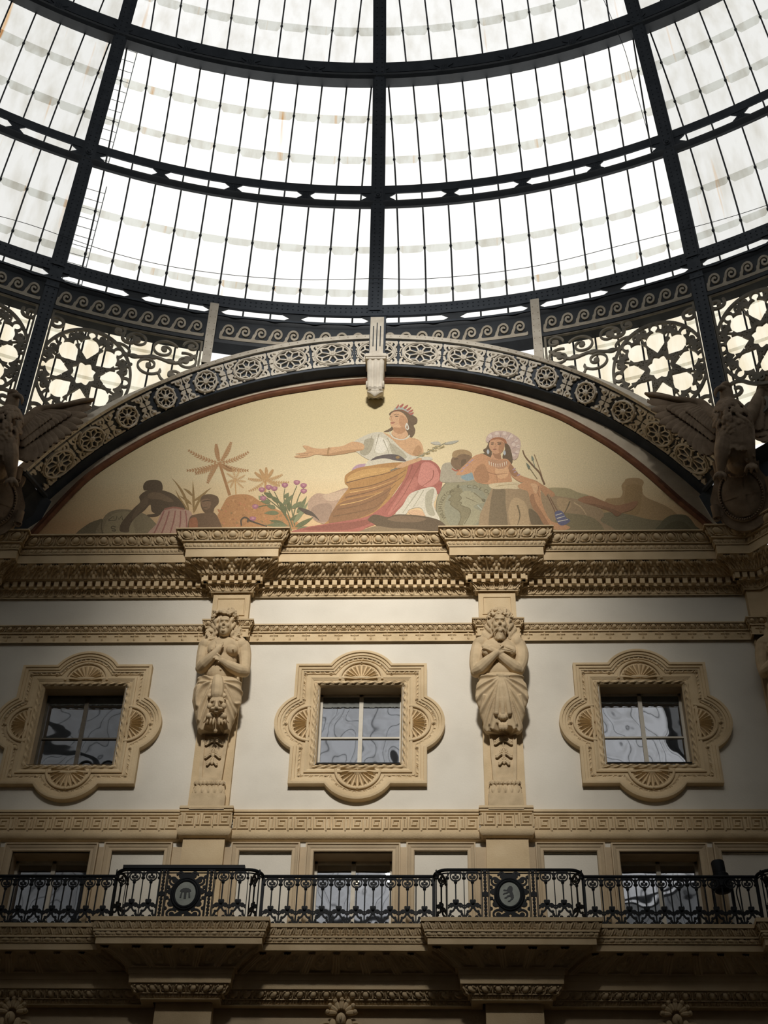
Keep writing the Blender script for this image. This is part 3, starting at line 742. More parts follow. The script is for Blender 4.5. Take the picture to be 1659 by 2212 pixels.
# rest of the dome (behind and above the viewer), seen mirrored in the window panes
cb, cg, cr = M(), M(), M()
for j in range(16):
    kb = -7.5+j
    for i, (a, b, sp) in enumerate(TIERS):
        if abs(kb) < 2 and i < 3: continue
        bay('', kb*PI/8, a*D2, b*D2, sp, [], tgt=(cb, cr if abs(kb) > 6 and i in (1, 2, 3) else cg))
for j in range(16):
    k = j if j < 9 else j-16
    if abs(k) < 2: continue
    az = k*PI/8; f = lambda a, r: sph(az+0*phs, phs, r, a); bar4(cb, f, rect(.16, RD-.03, RD+.36))
for a, b in ((-.6,.7),(11.2,11.8),(12.6,13.3),(23.7,25.2)):
    cb.grid(np.stack([sph(azr, p*D2+0*azr, r) for p, r in ((a,RD),(b,RD),(b,RD+.06),(a,RD+.06))], 1), cv=True)
azs = np.linspace(0, 2*PI, 129)[:-1]
P = np.stack([sph(azs, p+0*azs, r) for p, r in ((64*D2,RD),(64*D2,RG),(66*D2,RG),(66*D2,RD))], 1); cb.grid(P, cu=True, cv=True)
P = np.stack([sph(azs, p+0*azs, RG) for p in np.linspace(66, 89.9, 8)*D2], 1); cg.grid(P, cu=True)
cb.m = 0; cb.mi = [0]*len(cb.F); n0 = len(cb.F); cb.m = 1; cb.add(cg); cb.m = 2; cb.add(cr)
struct('ceiling', cb, [IRON, GLASSD, GLASSR])

def wire(label, pts, dr=-.15, r=.007):
    t = []
    for x, y in pts:
        d = ray(x, y); q = CAM-np.array([0, YC, ZB]); R_ = RD+dr; a, b, c = d@d, 2*q@d, q@q-R_*R_; k = (-b+math.sqrt(b*b-4*a*c))/(2*a); t.append(CAM+d*k)
    m = M(); m.tube(catmull(np.array(t), 6, closed=False), r, 5); return tag(obj('cable', m, IRON), label, 'cable')
wire('thin cable sagging across the lowest dome panes left of the centre rib', [(-20,462),(60,484),(150,515),(240,545),(330,568),(420,584),(530,597),(640,604),(730,604),(812,601)])
wire('thin cable sagging across the lowest dome panes right of the centre rib', [(812,601),(900,603),(1000,596),(1100,584),(1200,566),(1330,533),(1440,505),(1520,485),(1600,462),(1690,432)])
wire('thin cable dropping beside the right dome rib', [(1300,-10),(1330,60),(1350,110),(1372,190),(1392,260),(1412,330)], -.25, .008)
LADM = mat('grey_blue_ladder_metal', (.22,.26,.30), (.28,.32,.36), 8, .6)
def ladder(label, azc, p0, p1, w=.22):
    t = thing('roof_ladder', label, 'ladder', tuple(sph(azc, p0*D2, RG+.3))); pp = np.linspace(p0, p1, 14)*D2
    for s in (-1, 1): m = M(); m.tube(sph(azc, pp, RG+.3, s*w), .012, 5); obj('rail', m, LADM, t)
    for p in np.arange(p0+.4, p1, .95): m = M(); m.tube([sph(azc, p*D2, RG+.3, -w), sph(azc, p*D2, RG+.3, w)], .008, 5); obj('rung', m, LADM, t)
ladder('roof ladder outside the glass beside the left dome rib, below the middle ring', -21.3*D2, -1, 11.5)
ladder('roof ladder outside the glass beside the left dome rib, above the middle ring', -21.6*D2, 13.5, 25.5)
# ---------------------------------------------------------------- drum frieze, tracery and the great arch
OUT = np.array([(-6.509,-1.32,21.121),(-6.158,-1.186,21.908),(-5.662,-1.012,22.841),(-5.06,-0.822,23.692),(-4.368,-0.632,24.464),(-3.593,-0.454,25.122),(-2.737,-0.299,25.706),(-1.85,-0.184,26.083),(-0.919,-0.111,26.381),(0.049,-0.087,26.45),(1.054,-0.119,26.353),(1.99,-0.199,26.09),(2.901,-0.325,25.668),(3.754,-0.488,25.12),(4.543,-0.677,24.411),(5.259,-0.882,23.642),(5.865,-1.081,22.718),(6.385,-1.272,21.82),(6.763,-1.422,21.001)])
INN = np.array([(-6.459,-0.22,21.62),(-6.046,-0.22,22.268),(-5.502,-0.22,22.988),(-4.869,-0.22,23.591),(-4.158,-0.22,24.119),(-3.377,-0.22,24.549),(-2.54,-0.22,24.929),(-1.688,-0.22,25.157),(-0.809,-0.22,25.359),(0.081,-0.22,25.401),(1.018,-0.22,25.342),(1.889,-0.22,25.184),(2.75,-0.22,24.928),(3.562,-0.22,24.595),(4.335,-0.22,24.13),(5.043,-0.22,23.63),(5.663,-0.22,22.96),(6.223,-0.22,22.282),(6.646,-0.22,21.624)])
SOF = np.array([(-6.386,-0.04,21.623),(-5.973,-0.04,22.266),(-5.437,-0.04,22.976),(-4.817,-0.04,23.571),(-4.117,-0.04,24.094),(-3.344,-0.04,24.522),(-2.518,-0.04,24.902),(-1.674,-0.04,25.132),(-0.803,-0.04,25.338),(0.076,-0.04,25.384),(1.005,-0.04,25.32),(1.867,-0.04,25.16),(2.72,-0.04,24.902),(3.521,-0.04,24.57),(4.285,-0.04,24.108),(4.979,-0.04,23.615),(5.587,-0.04,22.955),(6.141,-0.04,22.284),(6.562,-0.04,21.634)])
def smooth(Q, w=.25):
    R = Q.copy(); R[1:-1] = (1-2*w)*Q[1:-1]+w*(Q[:-2]+Q[2:]); return R
OUT, INN, SOF = smooth(OUT), smooth(INN), smooth(SOF)
KN = np.arange(-9, 10.0); NS = 12
KF = np.linspace(-9, 9, 18*NS+1)
def spl(Q): return catmull(Q, NS, closed=False)
OF, IF, SF = spl(OUT), spl(INN), spl(SOF)
def curve(Fc, k): return np.stack([np.interp(k, KF, Fc[:, i]) for i in range(3)], -1)
_wid = np.linalg.norm(OF-IF, axis=1)
def band_nrm(k):
    k = np.asarray(k, float); a, b = curve(OF, k), curve(IF, k); d = curve(OF, np.clip(k+.2, -9, 9))+curve(IF, np.clip(k+.2, -9, 9))-curve(OF, np.clip(k-.2, -9, 9))-curve(IF, np.clip(k-.2, -9, 9))
    n = np.cross(d, a-b); n /= np.linalg.norm(n, axis=-1)[..., None]; 
    return n
def on_band(k, v, h):
    """k along (rosette numbers), v 0 inner edge .. 1 outer edge, h height off the plate towards us"""
    k, v, h = np.broadcast_arrays(np.asarray(k, float), np.asarray(v, float), np.asarray(h, float))
    n = band_nrm(k); ctr = (curve(IF, k)+curve(OF, k))/2; n = n*np.where(((CAM-ctr)*n).sum(-1) < 0, -1, 1)[..., None]
    return curve(IF, k)*(1-v)[..., None]+curve(OF, k)*v[..., None]+n*h[..., None]
ARCH = thing('lunette_arch', 'dark iron arch with cream rosettes curving over the mural', 'iron arch', (0, -.2, 25.4))
kk = np.linspace(-8.75, 8.75, 211)
m = M(); m.grid(np.stack([on_band(kk, v, 0) for v in np.linspace(0, 1, 5)], 1)); m.grid(np.stack([curve(IF, kk), curve(SF, kk), curve(SF, kk)+np.array([0,.1,0])], 1))
for s in (-1, 1):     # cut ends: boxed foot plates
    e = [on_band(s*8.75, 0, .05), on_band(s*8.75, 1, .05), on_band(s*8.75, 1, -.25)+np.array([0,.1,-.05]), curve(SF, s*8.75)]; e = [np.array(q) for q in e]
    m.ngon(e)
obj('web_plate', m, IRON2, ARCH)
m = M(); sec = [(.975,.0),(.975,.05),(1.09,.07),(1.10,.02),(1.10,-.1)]
m.grid(np.stack([on_band(kk, v, h) for v, h in sec], 1)); kr = np.arange(-8.6, 8.65, .19)
for k in kr:
    c = on_band(k, 1.045, .062); n = band_nrm(k); n = n if n@(CAM-c) > 0 else -n; rivet(m, c, n, .016, .012)
obj('rim_flange', m, CREAMI, ARCH)
m = M(); m.grid(np.stack([on_band(kk, v, h) for v, h in ((.0,.0),(-.012,.03),(.03,.045),(.045,.0))], 1)); obj('lower_bead', m, IRON2, ARCH)

def ros_sdf(x, y):   # unit rosette: ring, eight petals, hub
    r = np.hypot(x, y); a = np.arctan2(y, x)
    d = np.abs(r-.90)-.085
    for k in range(8):
        t = k*PI/4+PI/8; c, s = math.cos(t), math.sin(t)
        d = np.minimum(d, seg(x, y, (.18*c, .18*s), (.60*c, .60*s))-.042)
        t1 = t+PI/8; t0 = t-PI/8; q = (.60*c, .60*s)
        for tt in (t0, t1): d = np.minimum(d, seg(x, y, q, (.84*math.cos(tt), .84*math.sin(tt)))-.042)
    return np.minimum(d, r-.22)
def dist_k(k):   # metres per unit k
    return np.linalg.norm(curve((OF+IF)/2, k+.05)-curve((OF+IF)/2, k-.05))/.1
def scroll_sdf(x, y):   # between rosettes: x -.5...5 along, y -.5...5 across
    d = np.full(np.shape(x), 9.0)
    for sx in (-1, 1):
        for sy in (-1, 1):
            d = np.minimum(d, pline(x, y, spiral((sx*.13, sy*.13), .10, .02, 0 if sx > 0 else PI, sy*(-1 if sx > 0 else 1)*3.3*PI+(0 if sx > 0 else PI), 30))-.022)
            d = np.minimum(d, pline(x, y, [(sx*.05, sy*.04), (sx*.17, sy*.24), (sx*.30, sy*.33)])-.03)
            d = np.minimum(d, np.hypot((x-sx*.24)/1.25, y-sy*.36)-.085)
            d = np.minimum(d, pline(x, y, [(sx*.05, sy*.44), (sx*.22, sy*.45), (sx*.45, sy*.46)])-.035)
            d = np.minimum(d, np.hypot(x-sx*.06, y-sy*.40)-.05)
            d = np.minimum(d, pline(x, y, [(sx*.05, sy*.46), (sx*.06, sy*.30), (sx*.10, sy*.24)])-.03)
    return np.maximum(d, .012-np.abs(x))
for k in range(-8, 9):
    dk = float(dist_k(k)); wd = float(np.linalg.norm(curve(OF, k)-curve(IF, k))); Rr = .405*wd
    f = lambda x, y, t: on_band(k+x*Rr/dk, .48+y*Rr/wd, t)
    m = M(); fret(m, ros_sdf, -1.02, 1.02, -1.02, 1.02, .034, f, .05, 0.0)
    a = np.linspace(0, 2*PI, 40, endpoint=False); m.tube(f(.90*np.cos(a), .90*np.sin(a), .055), .022, 6, closed=True)
    for a in np.linspace(0, 2*PI, 8, endpoint=False)+PI/8: m.ell(f(1.02*math.cos(a), 1.02*math.sin(a), .03), (.03,.03,.03), 6, 4)
    for a in np.linspace(0, 2*PI, 8, endpoint=False): m.ell(f(.14*math.cos(a), .14*math.sin(a), .06), (.032,.032,.032), 6, 4)
    m.ell(f(0, 0, .065), (.035,.035,.035), 8, 6)
    obj('rosette', m, CREAMI, ARCH, ang=50)
for k in np.arange(-8.5, 8.6, 1.0):
    dk = float(dist_k(np.clip(k, -8.9, 8.9))); wd = float(np.linalg.norm(curve(OF, k)-curve(IF, k)))
    f = lambda x, y, t: on_band(k+x*.86*wd/dk, .48+y*.86, t)
    m = M()
    def sd(x, y):
        kx = x*.86*wd/dk; d = scroll_sdf(x, y)
        for s in (-1, 1): d = np.maximum(d, .405*1.03*wd-np.hypot((kx-s*.5)*dk, y*.86*wd))
        return d
    lim = .5 if abs(k) < 8.4 else .22
    fret(m, sd, -lim if k > -8.4 else -lim, lim, -.5, .5, .026, f, .04, 0.0)
    if m.V:
        for sx in (-1, 1):
            for sy in (-1, 1): m.ell(f(sx*.22, sy*.37, .045), (.035,.035,.03), 7, 5)
        obj('scroll_panel', m, CREAMI, ARCH, ang=50)

# plain cream border and red-brown moulding around the mural
BO = [(40,1180),(67.5,1148),(135,1075),(184,1028),(236,991),(304,950),(371,917),(456,883),(560,852),(668,833),(740,823),(812,818),(880,819),(960,825),(1030,837),(1100,855),(1201,890),(1268,924),(1336,965),(1403,1016),(1471,1076),(1520,1116),(1560,1152)]
BC = catmull([at(x, y, .02) for x, y in BO], 8, closed=False)
m = M(); q = [tuple(v) for v in SF]; lo = [(-7.2,-.02,19.9)]
left = [tuple(at(x, y, 0)) for x, y in ((-30,1180),(34,1134),(72,1111))]; right = [tuple(at(x, y, 0)) for x, y in ((1557,1111),(1585,1134),(1640,1185))]
top = np.array(left+[tuple(v) for v in SF[4:-4]]+right); top[:, 1] = .0
b = m.verts(np.vstack([top, np.stack([top[:, 0], top[:, 1], 0*top[:, 0]+19.8], -1)])); n = len(top)
m.faces([[b+i, b+i+1, b+n+i+1, b+n+i] for i in range(n-1)])
struct('trim_6', m, CAST)
# dark iron springers running down beside the border to the cornice
m = M()
for s in (-1, 1):
    kx_ = s*8.75; a0, b0 = on_band(kx_, -.02, .0), on_band(kx_, 1.08, .03)
    if s < 0: A_ = [a0, at(72,1113,.10), at(34,1136,.12), at(10,1152,.12)]
    else: A_ = [a0, at(1557,1113,.10), at(1585,1136,.12), at(1604,1152,.12)]
    B_ = [b0, np.array([s*6.95,-1.30,21.0]), np.array([s*7.3,-1.25,20.4]), np.array([s*7.5,-1.2,20.0])]
    m.grid(np.stack([np.array(A_), .5*np.array(A_)+.5*np.array(B_)+np.array([0,.25,.05]), np.array(B_)], 1))
    C_ = np.array(A_)+np.array([-s*.14,0,-.03]); C_[:, 1] = -.005; m.grid(np.stack([np.array(A_), C_], 1))
    m.grid(np.stack([np.array(B_), np.array(B_)+np.array([s*1.2,-.7,.3])], 1))
    m.tube([on_band(kx_, -.08, .04), on_band(kx_, 1.05, .04)], .055, 6)
struct('trim_7', m, IRON2, ang=20)

# drum: dark beam with a painted running-scroll frieze, in panels between the uprights
def dog_sdf(x, y):   # period 1 in x, height 1
    u = x-np.floor(x); d = y-.17
    P = spiral((.53, .56), .345, .07, PI*1.0, PI*1.0-2.75*PI, 40)
    tail = catmull([(-.10,.08),(.03,.20),(.13,.40),(.19,.56)], 5, closed=False)
    for sh in (-1, 0, 1):
        dd = pline(u+sh, y, P)
        rr = np.hypot(u+sh-.52, y-.56); d = np.minimum(d, dd-.058)
        d = np.minimum(d, pline(u+sh, y, tail)-.075)
    fill = np.maximum(y-(.17+.30*np.exp(-((u-.02)/.10)**2)), -y); d = np.minimum(d, fill)
    return np.maximum(d, -y)
for a0, a1, lb in ((-33.75,-22.5,'beyond the left eagle'),(-22.5,-11.25,'by the left rib leg'),(-11.25,0,'just left of the arch keystone'),(0,11.25,'just right of the arch keystone'),(11.25,22.5,'by the right rib leg'),(22.5,33.75,'beyond the right eagle')):
    t = thing('frieze_panel', 'dark iron panel of beige running scrolls '+lb, 'scroll frieze', tuple(cyl(a0*D2, 26.2)), 'scroll frieze panels under the dome')
    z = np.linspace(a0, a1, 17)*D2
    m = M(); m.grid(np.stack([cyl(z, q, r) for q, r in ((26.16,RD+.3),(26.16,RD-.02),(26.25,RD-.03),(26.27,RD+.02),(26.93,RD+.02),(27.0,RD-.03),(27.08,RD-.05),(27.08,RD+.35))], 1)); obj('back_plate', m, IRON, t)
    m = M(); nw = 9; L = (a1-a0)*D2*RD; g = .17; x0 = g/RD; per = (L-2*g)/nw
    f = lambda x, y, tt: cyl(a0*D2+(g+x*per)/RD, 26.29+y*.56, RD+tt)
    fret(m, lambda x, y: np.maximum(dog_sdf(x, y), np.maximum(-.02-x, x-nw-.0)), -.02, nw+.0, 0.0, .98, .05, f, -.012, .02); obj('wave_scroll', m, FRIEZE, t, ang=0)
    m = M()
    for c in np.linspace(.5, nw-.5, 4): pass
    xs = np.linspace(0, 1, 61); wv = .03*np.abs(np.sin(xs*4*PI))**8
    m.grid(np.stack([cyl((a0+(a1-a0)*xs)*D2, 27.02-wv, RD-.055), cyl((a0+(a1-a0)*xs)*D2, 27.08+0*xs, RD-.055)], 1)); obj('drip_edge', m, IRON2, t)
for s, lb in ((-1, 'pale riveted strut standing on the arch left of the keystone'), (1, 'pale riveted strut standing on the arch right of the keystone')):
    az = s*11.35*D2; t = thing('riveted_strut', lb, 'iron strut', tuple(cyl(az, 25.5)), 'pale struts between arch and dome ring')
    zz = np.linspace(25.35, 27.33, 5); m = M(); bar4(m, lambda a, r: cyl(az+0*zz, zz, r, a), rect(.095, RD-.12, RD-.09)); obj('face_plate', m, CREAMI, t)
    m = M()
    for a in (-.055, .055):
        for z in np.arange(25.6, 27.2, .21): c = cyl(az, z, RD-.12, a); rivet(m, c, np.array([0,YC,z])-c, .014, .012)
    obj('rivet_row', m, CREAMI, t)
    m = M(); bar4(m, lambda a, r: cyl(az+0*zz, zz, r, a), rect(.09, RD-.09, RD+.1)); obj('web', m, IRON2, t)

# pierced tracery between the frieze and the arch
def zarch(s): X = RD*np.sin(s/RD); return np.interp(X, OF[:, 0], OF[:, 2])
def star_sdf(x, y):  # unit wheel window (metal < 0)
    r = np.hypot(x, y); a = np.arctan2(y, x)
    wheel = np.abs(r-.97)-.028
    k8 = np.round(a/(PI/4))*PI/4; xl = r*np.cos(a-k8); yl = r*np.sin(a-k8)
    # petal openings on the eight axes
    pet = np.minimum(np.hypot(xl-.59, yl)-.20, np.maximum(np.maximum(np.abs(yl)-.20, xl-.59), (.30-xl)+np.abs(yl)*1.1))
    pring = np.minimum(np.hypot(xl-.59, yl)-.252, np.maximum(np.maximum(np.abs(yl)-.252, xl-.59), (.225-xl)+np.abs(yl)*1.1))
    small = np.hypot(xl-.865, yl)-.075; sring = np.hypot(xl-.865, yl)-.115
    # octagram straps
    k8b = np.floor(a/(PI/4))*PI/4+PI/8; xb = r*np.cos(a-k8b); yb = r*np.sin(a-k8b)
    d = np.minimum(wheel, np.minimum(pring, sring))
    star = np.full(np.shape(x), -9.0)
    pts = []
    for k in range(8): pts.append((.26*math.cos(k*PI/4+PI/8), .26*math.sin(k*PI/4+PI/8))); pts.append((.205*math.cos((k+1)*PI/4), .205*math.sin((k+1)*PI/4)))
    # star opening: tips on the half axes
    tt = np.abs(a-k8b)/(PI/8); star_r = .205+.06*(1-tt); hub = r-(star_r+.05); d = np.minimum(d, hub)
    for sgn in (-1, 1):
        d = np.minimum(d, seg(xb, yb, (.24, sgn*.05), (.60, -sgn*.21))-.026)
    d = np.minimum(d, seg(xb, yb, (.30, 0), (.56, 0))-.016); d = np.minimum(d, np.hypot(xb-.46, yb)-.045)
    for sgn in (-1, 1): d = np.minimum(d, seg(xb, yb, (.46, 0), (.53, sgn*.09))-.014)
    # leafy scrolls between wheel rim and petals
    d = np.minimum(d, seg(xb, yb, (.66, 0), (.95, 0))-.022)
    for sgn in (-1, 1):
        d = np.minimum(d, pline(xb, yb, spiral((.83, sgn*.10), .085, .02, PI if sgn > 0 else PI, PI+sgn*2.6*PI, 20))-.02)
        d = np.minimum(d, np.hypot(xb-.73, yb-sgn*.09)-.045)
    d = np.maximum(d, -pet); d = np.maximum(d, -small); d = np.maximum(d, star_r-r)
    cut = np.minimum(np.hypot((xb-.40)/1.35, yb)-.055, np.hypot((xb-.70)/.8, yb)-.075)
    lace = np.minimum(np.minimum(np.abs(yb)-.012, seg(xb, yb, (.36,-.06), (.44,.06))-.011), seg(xb, yb, (.36,.06), (.44,-.06))-.011)
    d = np.where(cut < 0, np.maximum(d, np.minimum(lace, -cut)), d)
    return np.where(r > 1.0, np.maximum(wheel, r-1.0), d)
def vine_sdf(x, y):  # scrollwork in the wedge between wheel and strut; metres
    d = np.full(np.shape(x), 9.0)
    def sp(c, r0, a0, turns, w=.022, s=1): return pline(x, y, spiral(c, r0, .05, a0, a0+s*turns*2*PI, 34))-w*.8
    for c, r0, a0, tn, s in (((.78,.98),.30,2.6,1.4,-1),((1.36,1.12),.24,.2,1.3,1),((.30,.72),.27,1.2,1.3,1),((1.05,.42),.30,3.6,1.3,1),((.52,.22),.30,.4,1.25,-1),((1.75,.66),.28,3.0,1.3,-1),((1.78,1.30),.16,1.0,1.1,1),((.22,1.22),.18,0,1.1,1),((1.5,.1),.26,2.0,1.2,-1)):
        d = np.minimum(d, sp(c, r0, a0, tn, .026, s)); d = np.minimum(d, np.hypot(x-c[0], y-c[1])-.06)
    d = np.minimum(d, pline(x, y, catmull([(0.1,.95),(.5,.62),(.95,.70),(1.4,.60),(2.0,.75)], 8, closed=False))-.03)
    for px in (.25,.62,1.0,1.38,1.75):
        py = np.interp(px, (.1,.5,.95,1.4,2.0), (.95,.62,.70,.60,.75)); d = np.minimum(d, np.hypot((x-px)/1.8, y-py)-.055)
    d = np.minimum(d, 1.42-y); d = np.minimum(d, np.abs(x)-.04)
    return d
for sd in (-1, 1):
    for j in (0, 1):
        if j == 0: s0, s1 = 11.75*D2*RD, 22.0*D2*RD
        else: s0, s1 = 23.0*D2*RD, 33.4*D2*RD
        sc = 5.98 if j == 0 else 45*D2*RD-5.98; zc = 24.46
        lb = ('star-wheel iron tracery panel between the pale %s strut and the %s rib leg', 'star-wheel iron tracery panel at the picture edge beyond the %s rib leg')[j] % ((('left','left') if sd < 0 else ('right','right')) if j == 0 else ('left' if sd < 0 else 'right'))
        t = thing('tracery_panel', lb, 'iron tracery', tuple(cyl(sd*s0/RD, 26.1)), 'pierced tracery panels')
        def sdf(S, z):
            x, y = (S-sc)/.98, (z-zc)/1.40; w = star_sdf(x, y)
            r = np.hypot(x, y)
            vx = (S-s0) if j == 0 else (s1-S); vy = z-(26.17-1.45)
            v = np.where(r > .985, vine_sdf(vx, vy), 9.0)
            # corner scrolls round the wheel
            q = np.full(np.shape(S), 9.0)
            for cx, cz, rr, sg in ((sc+.78,25.78,.20,1),(sc-.78,25.85,.18,-1),(sc+.80,23.15,.30,-1),(sc+.62,22.55,.30,1),(sc-.75,23.2,.26,1),(sc-.5,22.6,.3,-1)):
                q = np.minimum(q, pline(S, z, spiral((cx, cz), rr, .05, .5, .5+sg*2.4*PI, 30))-.032)
            fr = np.minimum(np.minimum(S-s0, s1-S), 26.17-z)-.045
            d = np.minimum(np.minimum(w*1.0, v), np.minimum(np.where(r > .99, q, 9), fr))
            return np.maximum(d, zarch(S)-.02-z) if j == 0 else d
        m = M(); f = lambda S, z, tt: cyl(sd*S/RD, z, RD+tt)
        fret(m, sdf, s0, s1, 22.3, 26.17, .0195, f, .0, .05); obj('pierced_plate', m, TRAC, t, ang=0)
        # stained panes and their bars behind the plate
        t2 = thing('clerestory_glazing', ('stained clerestory panes behind the %s star-wheel tracery', 'stained clerestory panes behind the outermost %s tracery')[j] % ('left' if sd < 0 else 'right'), 'clerestory glazing', tuple(cyl(sd*s0/RD, 26.0, RD+.35)), 'clerestory glazing behind the tracery')
        rg = RD+.40; m = M()
        fret(m, lambda S, z: (zarch(S)+.1-z) if j == 0 else (22.0-z), s0-.15, s1+.25, 22.0, 26.4, .12, lambda S, z, tt: cyl(sd*S/RD, z, rg+tt), 0, .01); obj('glass', m, GLASSY, t2, ang=0)
        for S in np.arange(s0+.1, s1+.2, .47):
            zb = (float(zarch(S))+.12) if j == 0 else 22.0
            if zb > 26.2: continue
            m = M(); m.tube([cyl(sd*S/RD, zb, rg-.03), cyl(sd*S/RD, 26.4, rg-.03)], .022, 6); obj('glazing_bar', m, IRON, t2)
        for z in (23.35, 24.75, 25.95):
            ss = np.linspace(s0-.1, s1+.2, 24); ss = ss[(zarch(ss)+.1 < z) | (j == 1)]
            if len(ss) < 2: continue
            m = M(); m.grid(np.stack([cyl(sd*ss/RD, z-.05, rg-.015), cyl(sd*ss/RD, z+.05, rg-.015)], 1)); obj('pane_overlap', m, LAP, t2)

# keystone: fluted plate, scrolled console
K = thing('keystone_bracket', 'cream keystone bracket with fluted plate and scrolled console at the arch crown', 'bracket', (.08, -.2, 24.45))
kx = .085
m = M(); m.box((kx-.145,-.36,25.50),(kx+.145,-.10,26.86))
for i in (-1, 0, 1):
    pass
obj('face_plate', m, CREAMI, K)
for i, (a, b) in ((-1,(25.88,26.55)),(0,(25.74,26.66)),(1,(25.88,26.55))):
    m = M(); m.box((kx+i*.075-.011,-.367,a),(kx+i*.075+.011,-.355,b)); obj('flute', m, IRON, K)
m = M(); m.box((kx-.16,-.34,25.5),(kx+.185,.02,26.9)); obj('side_web', m, IRON2, K)
m = M()
for z0, z1, w, d in ((25.36,25.42,.21,.47),(25.42,25.47,.225,.49),(25.47,25.52,.215,.48)): m.box((kx-w,-d,z0),(kx+w,-.05,z1))
obj('cap', m, CREAMI, K)
pr = [(-.43,25.36),(-.45,25.25),(-.44,25.1),(-.40,24.95),(-.355,24.8),(-.335,24.68),(-.35,24.60),(-.31,24.55),(-.22,24.54),(-.0,24.6)]
m = M(); lat = np.linspace(-.18, .18, 25)
g = []
for x in lat:
    a = abs(x); off = -.03*(.5+.5*math.cos(a/.18*3*PI)) if a < .175 else .02
    tw = 1.0; g.append([(kx+x*(1-.12*max(0, min(1, (25.36-z)/.8))), y+off, z) for y, z in pr])
m.grid(g)
for s in (0, -1): m.ngon(g[s]+[(g[s][0][0], 0.0, 25.36)])
obj('console', m, CREAMI, K, ang=30)
for s in (-1, 1):
    m = M(); sp_ = spiral((0,0), .10, .02, 0, 4*PI, 30); m.tube(np.stack([0*sp_[:, 0]+kx+s*.17, -.33+sp_[:, 0], 24.66+sp_[:, 1]], -1), .022, 6); obj('volute', m, CREAMI, K)
m = M()
for i in range(-3, 4):
    a = i*.30; m.ell((kx+.09*math.sin(a)*1.4, -.27, 24.52-.06*math.cos(a)), (.035,.07,.085), 8, 6, rotm('Y', math.degrees(a)))
m.ell((kx,-.24,24.56),(.15,.10,.07),12,8)
obj('shell_tip', m, CREAMI, K)
# ---------------------------------------------------------------- the painted lunette
MUR = thing('lunette_mural', 'golden arched mural of a seated draped woman with figures, palms and a large coin', 'mural', (0, 0, 20.2))
m = M(); q = np.array(BC); m.ngon([(x, -.004, z) for x, y, z in q]); obj('gold_ground', m, GOLD, MUR)
c = np.array(BC); T_ = np.gradient(c, axis=0); Nn = np.stack([-T_[:, 2], 0*T_[:, 0], T_[:, 0]], -1); Nn /= np.linalg.norm(Nn, axis=1)[:, None]
m = M(); prof = [(0.005,.0),(.0,.03),(-.03,.05),(-.05,.035),(-.075,.055),(-.11,.06),(-.14,.035),(-.155,.0)]
m.grid(np.stack([c+Nn*a+np.array([0,-b,0]) for a, b in prof], 1)); obj('border_moulding', m, BROWN, MUR)
_lay = [0]
VA = (620, 860, 3.318); VB = (80, 960, 2.6758); VC = (940, 920, 3.6065); VE = (740, 860, 6.381); VP = (0, 0, 1)
_frz = [False]
class Fig:
    def __init__(s, name): s.name = name; s.m = M(); s.mats = []; s.idx = {}
    def col(s, h):
        if h not in s.idx: s.idx[h] = len(s.mats); s.mats.append(paint(h))
        s.m.m = s.idx[h]
    def pt(s, v, q): 
        p = at(v[0]+q[0]/v[2], v[1]+q[1]/v[2], 0.0); return (p[0], -.006-_lay[0]*.000016, p[2])
    def poly(s, h, v, pts, sm=4):
        _lay[0] += 0 if _frz[0] else 1; s.col(h)
        P = catmull(pts, sm) if sm > 1 else np.array(pts, float)
        s.m.ngon([s.pt(v, q) for q in P])
    def line(s, h, v, pts, w, w1=None, sm=6):
        P = catmull(pts, sm, closed=False); n = len(P); ww = np.linspace(w, w if w1 is None else w1, n)/2
        T = np.gradient(P, axis=0); N = np.stack([-T[:, 1], T[:, 0]], -1); N /= np.linalg.norm(N, axis=1)[:, None]+1e-9
        _lay[0] += 1; s.col(h)
        L = [s.pt(v, q) for q in P+N*ww[:, None]]; Rr = [s.pt(v, q) for q in P-N*ww[:, None]]
        s.m.grid(np.stack([np.array(L), np.array(Rr)], 1))
    def leaf(s, h, v, a, b, w, bend=0.0):
        a, b = np.array(a, float), np.array(b, float); d = b-a; n = np.array([-d[1], d[0]]); n /= np.linalg.norm(n)
        mid = (a+b)/2+n*bend
        t = np.linspace(0, 1, 9)[:, None]; P = (1-t)**2*a+2*t*(1-t)*mid+t*t*b; ww = np.sin(PI*t**.75)*w/2
        s.poly(h, v, np.vstack([P+n*ww, (P-n*ww)[::-1][1:-1]]), 1)
    def frond(s, h, v, a, b, w, bend=0.0, n=11):
        a, b = np.array(a, float), np.array(b, float); d = b-a; L = np.linalg.norm(d); nn = np.array([-d[1], d[0]])/L; mid = (a+b)/2+nn*bend
        _lay[0] += 1; _frz[0] = True
        for i in range(n):
            t = .12+.88*i/(n-1); p = (1-t)**2*a+2*t*(1-t)*mid+t*t*b; tg = 2*(1-t)*(mid-a)+2*t*(b-mid); tg /= np.linalg.norm(tg); q = np.array([-tg[1], tg[0]])
            ln = w*(.55+.6*math.sin(PI*min(1, t*1.02)))*.62
            for sg in (-1, 1): s.leaf(h, v, p-tg*2, p+tg*ln*.75+sg*q*ln*.72, w*.26, 0)
        _frz[0] = False
        s.line(h, v, [tuple(a), tuple((a+b)/2+nn*bend*.5), tuple(b)], w*.16, w*.07)
    def end(s): return obj(s.name, s.m, s.mats, MUR, ang=0)
F = Fig('painted_fortress')
F.poly('b08e5c', VP, [(1300,1150),(1305,1085),(1318,1077),(1340,1075),(1345,1062),(1342,1050),(1349,1040),(1354,1034),(1380,1033),(1391,1042),(1387,1052),(1389,1068),(1402,1078),(1420,1085),(1450,1100),(1472,1122),(1495,1150)], 2)
